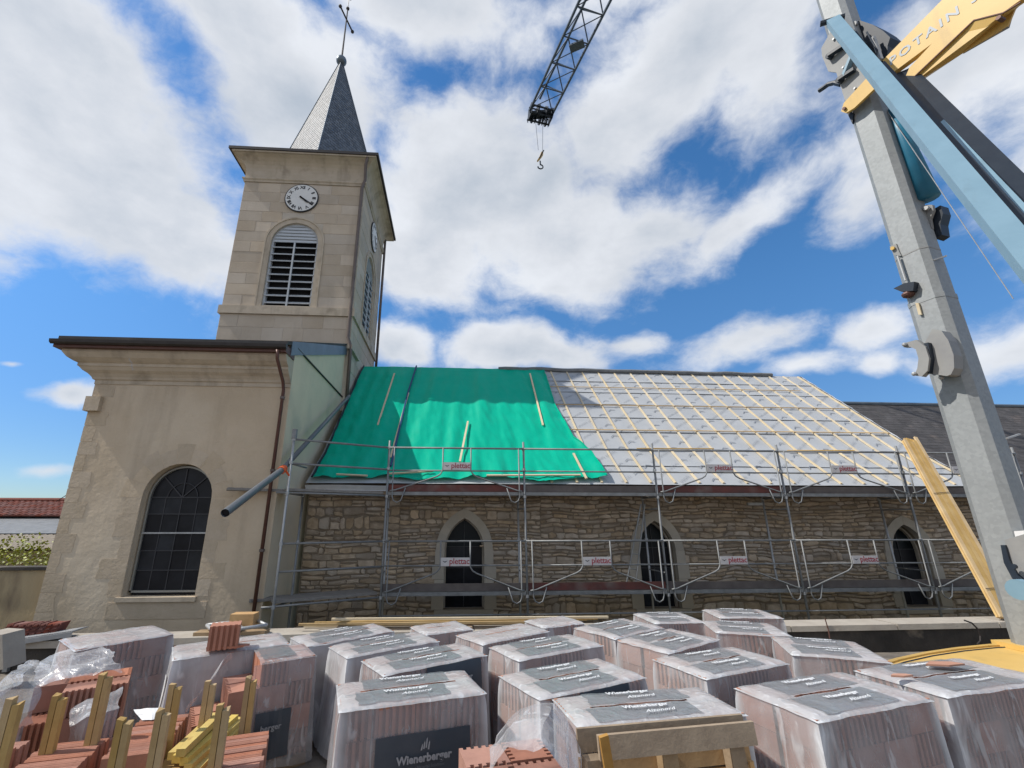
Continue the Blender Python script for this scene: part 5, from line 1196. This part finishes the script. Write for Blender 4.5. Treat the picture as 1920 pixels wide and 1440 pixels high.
ro = MB().prism([(-45, 24.3, z1_), (-45, 27.5, z2_), (-45, 33, z1_ - .3), (-45, 33, z1_ - .5), (-45, 27.5, z2_ - .3)], (33, 0, 0)).build('roof', 'roof_tile', hs_); tr_.build('roof_tiles', 'roof_tile', ro, kind='stuff')
MB().tube([(-45, 27.5, z2_ + .08), (-22.7, 27.5, z2_ + .08), (-12, 27.5, z2_ + .06)], .14, 6).build('ridge_tiles', 'roof_tile', hs_)
MB().tube([(-22.2, 27, z2_ - .1), (-20.9, 27, z2_ + .95)], .02, 4).build('aerial', 'dark_gutter', hs_)

# ================================================================== CRANE
MX, MY = 7.42, 5.80
crane = thing('tower_crane', (MX, MY, ZY), 'self erecting tower crane with galvanised mast, yellow and blue arms and a lattice jib overhead', 'crane')
c_ang = math.atan2(-MY, -MX); n1 = c_ang - R(24)
fl, ch_ = .150, .080     # half flat, chamfer leg
hs2 = fl + ch_
oct_ = []
for k in range(4):
    a = n1 + k * math.pi / 2; nx_ = Vector((math.cos(a), math.sin(a), 0)); tx_ = Vector((-math.sin(a), math.cos(a), 0))
    oct_ += [nx_ * hs2 - tx_ * fl, nx_ * hs2 + tx_ * fl]
def mast_seg(z0, z1, k=1.): return MB().prism([Vector((MX, MY, z0)) + p * k for p in oct_], (0, 0, z1 - z0))
mast = mast_seg(ZY + .35, 5.55, 1.0).build('mast', 'mast', crane)
mast_seg(5.55, 10.2, .97).build('mast', 'mast', crane); mast_seg(10.2, 22.6, .92).build('mast', 'mast', crane)
mast_seg(5.50, 5.58, 1.02).build('mast_collar', 'mast', crane); mast_seg(6.35, 6.37, .985).build('mast_collar', 'crane_grey', crane)
def plate(px, y0, ext, name, m, par=crane): return MB().prism([aty(u, v, y0) for u, v in px], ext).build(name, m, par)
nL = Vector((math.cos(n1), math.sin(n1), 0)); tL = Vector((-math.sin(n1), math.cos(n1), 0))
def mpl(u, v, off):
    """point of the mast's lit face plane, moved off metres out of it"""
    c = Vector((MX, MY, 0)) + nL * (hs2 + off); d = ray(u, v); t = (c - O).dot(nL) / d.dot(nL); return O + d * t
def mp_plate(px, off, th, name, m): return MB().prism([mpl(u, v, off) for u, v in px], nL * -th).build(name, m, crane)
mp_plate([(1540, 90), (1549, 74), (1562, 50), (1600, 62), (1622, 110), (1634, 158), (1590, 205), (1581, 178), (1568, 136), (1553, 134), (1541, 104)], .05, .04, 'head_plate', 'crane_grey')
mp_plate([(1583, 180), (1590, 205), (1600, 213), (1598, 232), (1585, 205)], .03, .05, 'head_plate', 'crane_dark')
for (u, v) in ((1559, 107), (1578, 152)):
    p = mpl(u, v, .06); MB().tube([p, p + nL * .10], .05, 10).build('pin', 'crane_dark', crane); q = mpl(u + 24, v - 22, .10); MB().bar(p + nL * .08, q, .09, .06).build('link', 'crane_dark', crane)
MB().bar(mpl(1582, 145, .12), mpl(1600, 100, .12), .10, .05).build('link', 'crane_blue', crane)
for (u, v) in ((1564, 74), (1582, 127), (1604, 166)): p = mpl(u, v, .055); MB().tube([p, p + nL * .03], .02, 8).build('bolt', 'galv_bright', crane)
hk = [mpl(u, v, .0) for u, v in ((1577, 158), (1565, 155), (1553, 158), (1545, 164), (1536, 170))]
MB().tube(hk, .045, 8).build('hook_arm', 'crane_dark', crane)
mp_plate([(1577, 209), (1582, 193), (1627, 144), (1643, 163), (1602, 202), (1586, 212)], .16, .05, 'tongue', 'crane_yellow')
p = mpl(1584, 204, .17); MB().tube([p, p + nL * .03], .028, 10).build('bolt', 'copper', crane)
# dark winch head on the right of the mast
wh = [mpl(u, v, -.25) for u, v in ((1598, 45), (1612, 38), (1636, 46), (1656, 58), (1669, 70), (1664, 86), (1664, 108), (1652, 116), (1630, 112), (1608, 75))]
MB().prism(wh, nL * -.35).build('winch_housing', 'crane_dark', crane)
p = mpl(1603, 48, -.18); MB().tube([p, p + nL * .05], .06, 12).build('sheave', 'galv', crane)
MB().bar(mpl(1637, 70, -.12), mpl(1652, 112, -.12), .05, .05).build('ram_rod', 'galv_bright', crane)
# folding struts (blue): from the mast head down towards the right, nearer the viewer
def strut(u0, v0, d0, u1, v1, d1, w0, h0, name, m): return MB().bar(atd(u0, v0, d0), atd(u1, v1, d1), w0, h0, (0, 0, 1)).build(name, m, crane)
dm = (mpl(1565, 40, .2) - O).length
def dep(u0, v0, d0, u1, v1, k): return d0, d0 * k
st1 = strut(1562, 39, dm - .05, 2060, 648, dm * .46, .195, .12, 'strut', 'crane_blue')
p = atd(1562, 39, dm - .02); MB().tube([p + Vector((-.16, .1, .05)), p + Vector((.14, -.1, -.02))], .05, 8).build('strut_pin', 'crane_dark', crane)
strut(1744, 222, dm * .80, 2060, 570, dm * .5, .15, .10, 'strut', 'crane_blue')
strut(1690, 145, dm * .92, 2080, 560, dm * .55, .30, .20, 'strut', 'crane_dark')
strut(1655, 122, dm * .9, 2060, 580, dm * .5, .06, .10, 'strut_rail', 'crane_dark')
# hydraulic ram
ra, rb_ = mpl(1672, 205, -.30), mpl(1741, 372, -.36)
MB().tube([ra, ra.lerp(rb_, .25), rb_], .065, 12, r2=.15).build('ram', 'crane_blue_deep', crane, smooth=True)
mp_plate([(1736, 384), (1748, 384), (1750, 394), (1744, 410), (1747, 428), (1740, 436), (1730, 418), (1726, 396)], -.32, .06, 'ram_bracket', 'crane_grey')
p = mpl(1739, 391, -.30); MB().tube([p, p + nL * .05], .035, 10).build('pin', 'galv_bright', crane)
mp_plate([(1745, 395), (1763, 385), (1768, 400), (1763, 420), (1766, 440), (1754, 448), (1745, 430)], -.42, .2, 'ram_bracket', 'crane_dark')
# yellow jib foot with the maker's name
YA = [(1655, 113), (1673, 137), (1747, 82), (1705, 127), (1687, 169), (1826, 37), (1881, 23), (1930, -12), (1985, -60), (1900, -110), (1766, 0)]
dY = dm * .90
def yp(u, v, off=0.):
    """upright plate beside the mast, parallel to its lit face"""
    return mpl(u, v, -.06 + off), nL
pl = [yp(u, v)[0] for u, v in YA]; ynr = yp(0, 0)[1]
yf = MB().prism(pl, ynr * -.10).build('jib_foot', 'crane_yellow', crane)
YB = [(1687, 171), (1826, 39), (1881, 25), (1914, 5), (1903, 16), (1889, 49), (1803, 99), (1725, 151), (1700, 177)]
lo = [yp(u, v, .0)[0] for u, v in YB[:4]] + [yp(u, v, -.16)[0] for u, v in YB[4:]]
MB().prism(lo, ynr * -.03).build('jib_foot_flange', 'crane_yellow', crane)
MB().prism([yp(u, v, -.17)[0] for u, v in ((1810, 92), (1896, 25), (1889, 50), (1803, 99))], ynr * -.05).build('jib_foot_web', 'crane_grey', crane)
cr2 = [yp(u, v, .004)[0] for u, v in ((1687, 170), (1826, 38), (1881, 24), (1914, 4))]
MB().tube(cr2, .012, 5).build('seam', 'copper', crane)
me = text_mesh('POTAIN 3', .215, 'logo_grey', bold=.004, space=1.28, align='LEFT')
pa, pb_ = yp(1667, 118, .006)[0], yp(1800, 16, .006)[0]; xd = (pb_ - pa).normalized(); o = inst('lettering', me, yf); frame(o, pa - W(yf), xd, ynr.cross(xd)); 
p = yp(1881, 38, -.05)[0]; MB().tube([p, p + ynr * .12], .03, 8).build('bolt', 'copper', crane)
# wire ropes beside the mast
MB().tube([mpl(1642, 180, -.2), mpl(1668, 215, -.2), mpl(1900, 560, -.1)], .006, 4).build('wire_rope', 'galv_bright', crane)
for q_, r_ in (([(1604, 60), (1622, 82), (1626, 110), (1612, 140)], .018), ([(1625, 60), (1645, 95), (1640, 130), (1655, 165), (1672, 200)], .014), ([(1592, 190), (1610, 175), (1630, 150)], .012)):
    MB().tube([mpl(u, v, .03 + .02 * math.sin(u)) for u, v in q_], r_, 6).build('hose', 'crane_dark', crane, smooth=True)
# left side fittings of the mast
mp_plate([(1668, 462), (1680, 457), (1684, 468), (1690, 480), (1676, 478)], .02, .07, 'lug', 'crane_grey'); p = mpl(1675, 466, .03); MB().tube([p, p + nL * .03], .03, 8).build('lug_cap', 'crane_yellow', crane)
MB().tube([mpl(1683, 480, .05), mpl(1698, 526, .05)], .016, 8).build('small_ram', 'galv_bright', crane)
mp_plate([(1675, 541), (1695, 531), (1714, 528), (1712, 545), (1690, 547)], .10, .22, 'step_plate', 'crane_dark')
p = mpl(1703, 552, .03); MB().sphere(p, .085, 10, .7).build('rubber_stop', 'copper', crane)
mp_plate([(1716, 568), (1722, 568), (1728, 590), (1722, 590)], .04, .03, 'lug', 'wood_pale')
for (u, v) in ((1750, 484), (1888, 818)):
    a, b_ = mpl(u, v + 4, -.1), mpl(u + 24, v - 4, -.28); MB().bar(a, b_, .03, .02).build('step_rung', 'galv_bright', crane)
# half pipe jib rest clamped on the mast
cp = MB(); c0_ = mpl(1762, 655, .02); axx = tL * -1.0
def cup(a, b):
    th = R(-100 + 200 * a); rr_2 = .37 - .06 * b
    return c0_ + nL * (.04 + .0 * b) + Vector((0, 0, 1)) * (rr_2 * math.sin(th)) + tL * (.28 - .62 * b) + nL * (.26 * math.cos(th) + .0)
cp.grid(cup, 16, 6)
cup_px = [(1748, 617), (1765, 620), (1778, 638), (1788, 665), (1789, 690), (1783, 702), (1775, 705), (1740, 700), (1735, 640)]
mp_plate(cup_px, .22, .2, 'jib_rest', 'crane_grey')
def arcp(cu, cv, ru, rv, a0, a1, n, off): return [mpl(cu + ru * math.cos(R(a0 + (a1 - a0) * i / n)), cv + rv * math.sin(R(a0 + (a1 - a0) * i / n)), off) for i in range(n + 1)]
outer_ = [(1693, 644), (1718, 637), (1735, 650), (1742, 672), (1739, 695), (1728, 706), (1714, 704)]; inner_ = [(1720, 690), (1722, 672), (1717, 655), (1706, 650), (1694, 651)]
mp_plate(outer_ + inner_, .34, .10, 'jib_rest_flange', 'crane_grey'); mp_plate([(1740, 642), (1746, 672), (1742, 700), (1736, 700), (1738, 672), (1732, 644)], .30, .2, 'jib_rest_gap', 'crane_dark')
for (u, v) in ((1696, 646), (1714, 701), (1765, 708)): p = mpl(u, v, .36 if u < 1750 else .1); MB().sphere(p, .032, 8).build('bolt', 'galv_bright', crane)
# mast foot: white panel, dark arc, blue cap
mp_plate([(1901, 996), (1945, 993), (1945, 1080), (1922, 1080)], .01, .02, 'notice_panel', 'paper'); mp_plate([(1889, 1018), (1906, 1017), (1912, 1040), (1898, 1038)], .01, .02, 'notice_panel', 'paper')
for r_, m_ in ((0, 'crane_dark'),): mp_plate([(1876, 1022), (1884, 1022), (1892, 1050), (1906, 1075), (1922, 1090), (1922, 1104), (1898, 1085), (1882, 1055)], .06, .12, 'foot_bracket', 'crane_dark')
mp_plate([(1884, 1012), (1925, 1000), (1950, 1100), (1922, 1098), (1900, 1072), (1888, 1045)], .02, .1, 'foot_plate', 'crane_grey')
p = mpl(1920, 1105, .15); MB().tube([p, p + nL * .12], .12, 14).build('pivot_cap', 'crane_blue', crane)
p = mpl(1903, 1062, .09); MB().tube([p, p + nL * .05], .03, 8).build('pin', 'crane_dark', crane)
# yellow slewing base
zt_ = .70
ed = [atz(u, v, zt_) for u, v in ((1600, 1268), (1640, 1249), (1680, 1237), (1730, 1226), (1790, 1217), (1850, 1211), (1920, 1208), (2000, 1204))]
ed = ed + [Vector((10.2, 6.2, zt_)), Vector((10.2, 4.7, zt_)), Vector((5.0, 4.7, zt_))]
base = MB().prism(ed, (0, 0, -.32)).build('slewing_base', 'crane_yellow', crane)
MB().tube([p_ + Vector((0, -.03, .012)) for p_ in ed[:8]], .02, 6).build('base_rim', 'crane_yellow', base)
MB().tube([p_ + Vector((0.02, -.10, .004)) for p_ in ed[:8]], .008, 5).build('base_seam', 'crane_dark', base)
MB().box((MX - .32, MY - .32, zt_ + .002), (MX + .32, MY + .32, zt_ + .06)).build('mast_foot', 'crane_yellow', crane)
# lattice jib far overhead
ZJ = 21.6
TJ = atz(1012, 216, ZJ); J1 = atz(1116, 0, ZJ); jd = (J1 - TJ).normalized(); jd.z = 0; jl = 16.5; jd.normalize(); js = Vector((-jd.y, jd.x, 0))
# the jib's root meets the mast top
root = Vector((MX, MY, ZJ)); 
jib = MB(); hwj, hj = .58, .95
def JP(t, s, h): return TJ + jd * t + js * s + Vector((0, 0, h))
ch1 = MB()
for s_, h_ in ((-hwj, 0), (hwj, 0), (0, hj)): ch1.tube([JP(.1, s_, h_), JP(jl, s_, h_)], .055, 6)
jibo = ch1.build('jib_chords', 'jib_steel', crane)
for k in range(14):
    t = .25 + k * 1.17; b = MB()
    for s_ in (-hwj, hwj):
        b.tube([JP(t, s_, 0), JP(t + .58, 0, hj)], .03, 5); b.tube([JP(t + .58, 0, hj), JP(t + 1.17, s_, 0)], .03, 5)
    b.tube([JP(t, -hwj, 0), JP(t, hwj, 0)], .028, 5); b.tube([JP(t, -hwj, 0), JP(t + 1.17, hwj, 0)], .022, 5)
    b.build('jib_brace', 'jib_steel', jibo)
hd = MB()
for sx_ in (-.55, -.2, .2, .55): hd.prism([JP(-.30, sx_, -.28), JP(.25, sx_, -.24), JP(.55, sx_, .02), JP(.30, sx_, .34), JP(-.12, sx_, .30)], js * .03)
hd.build('jib_head_plates', 'crane_dark', crane, kind='stuff')
for q0, q1, r_ in ((JP(-.25, -.58, -.2), JP(-.2, .6, -.22), .05), (JP(.15, -.6, -.15), JP(.2, .6, -.15), .045), (JP(.05, -.58, .25), JP(.05, .6, .25), .04), (JP(.4, -.6, .05), JP(.4, .6, .05), .05)): MB().tube([q0, q1], r_, 6).build('jib_head_pin', 'crane_dark', crane)
MB().bar(JP(-.15, -.5, -.02), JP(.2, .5, .06), .34, .20).build('jib_head_block', 'crane_dark', crane)
for sx_ in (-.35, .05, .38): MB().tube([JP(-.22, sx_, -.1), JP(-.22, sx_ + .06, -.1)], .20, 12).build('jib_sheave', 'crane_dark', crane)
for k in range(9): q = JP(-.28 + .06 * k, -.55 + .13 * k, -.26); MB().tube([q, q + Vector((.02, 0, -.09))], .02, 5).build('jib_head_roller', 'crane_dark', crane)
MB().bar(JP(3.4, -.1, -.08), JP(3.8, .35, -.08), .35, .08).build('trolley', 'jib_steel', crane)
MB().tube([JP(jl - .2, 0, hj), Vector((MX, MY, 22.5))], .06, 6).build('jib_tie', 'jib_steel', crane)
# hook block below the jib head
hkp = atd(1014, 296, (TJ - O).length * .985); top_ = JP(-.1, 0, -.2)
MB().tube([top_ + js * .2, hkp + Vector((0, 0, .45)) + js * .12], .010, 4).build('hoist_rope', 'jib_steel', crane); MB().tube([top_ - js * .2, hkp + Vector((0, 0, .45)) - js * .12], .010, 4).build('hoist_rope', 'jib_steel', crane)
blk = MB().prism([hkp + js * x + Vector((0, 0, z_)) for x, z_ in ((.06, .42), (.17, .46), (.13, .2), (-.02, -.05), (-.13, -.2), (-.18, -.15), (-.05, .1))], jd * -.12).build('hook_block', 'crane_yellow', crane)
MB().bar(hkp + Vector((-.1, -.14, -.15)), hkp + Vector((.14, -.14, .35)), .05, .05).build('hook_cheek', 'crane_dark', crane)
b0_ = hkp + Vector((-.04, 0, -.2)); hkpts = [b0_, b0_ + Vector((0, 0, -.22))] + [b0_ + Vector((.13 * math.sin(R(a)), 0, -.36 + .13 * math.cos(R(a)))) for a in range(0, 300, 30)]
MB().tube(hkpts, .035, 6).build('hook', 'crane_dark', crane)
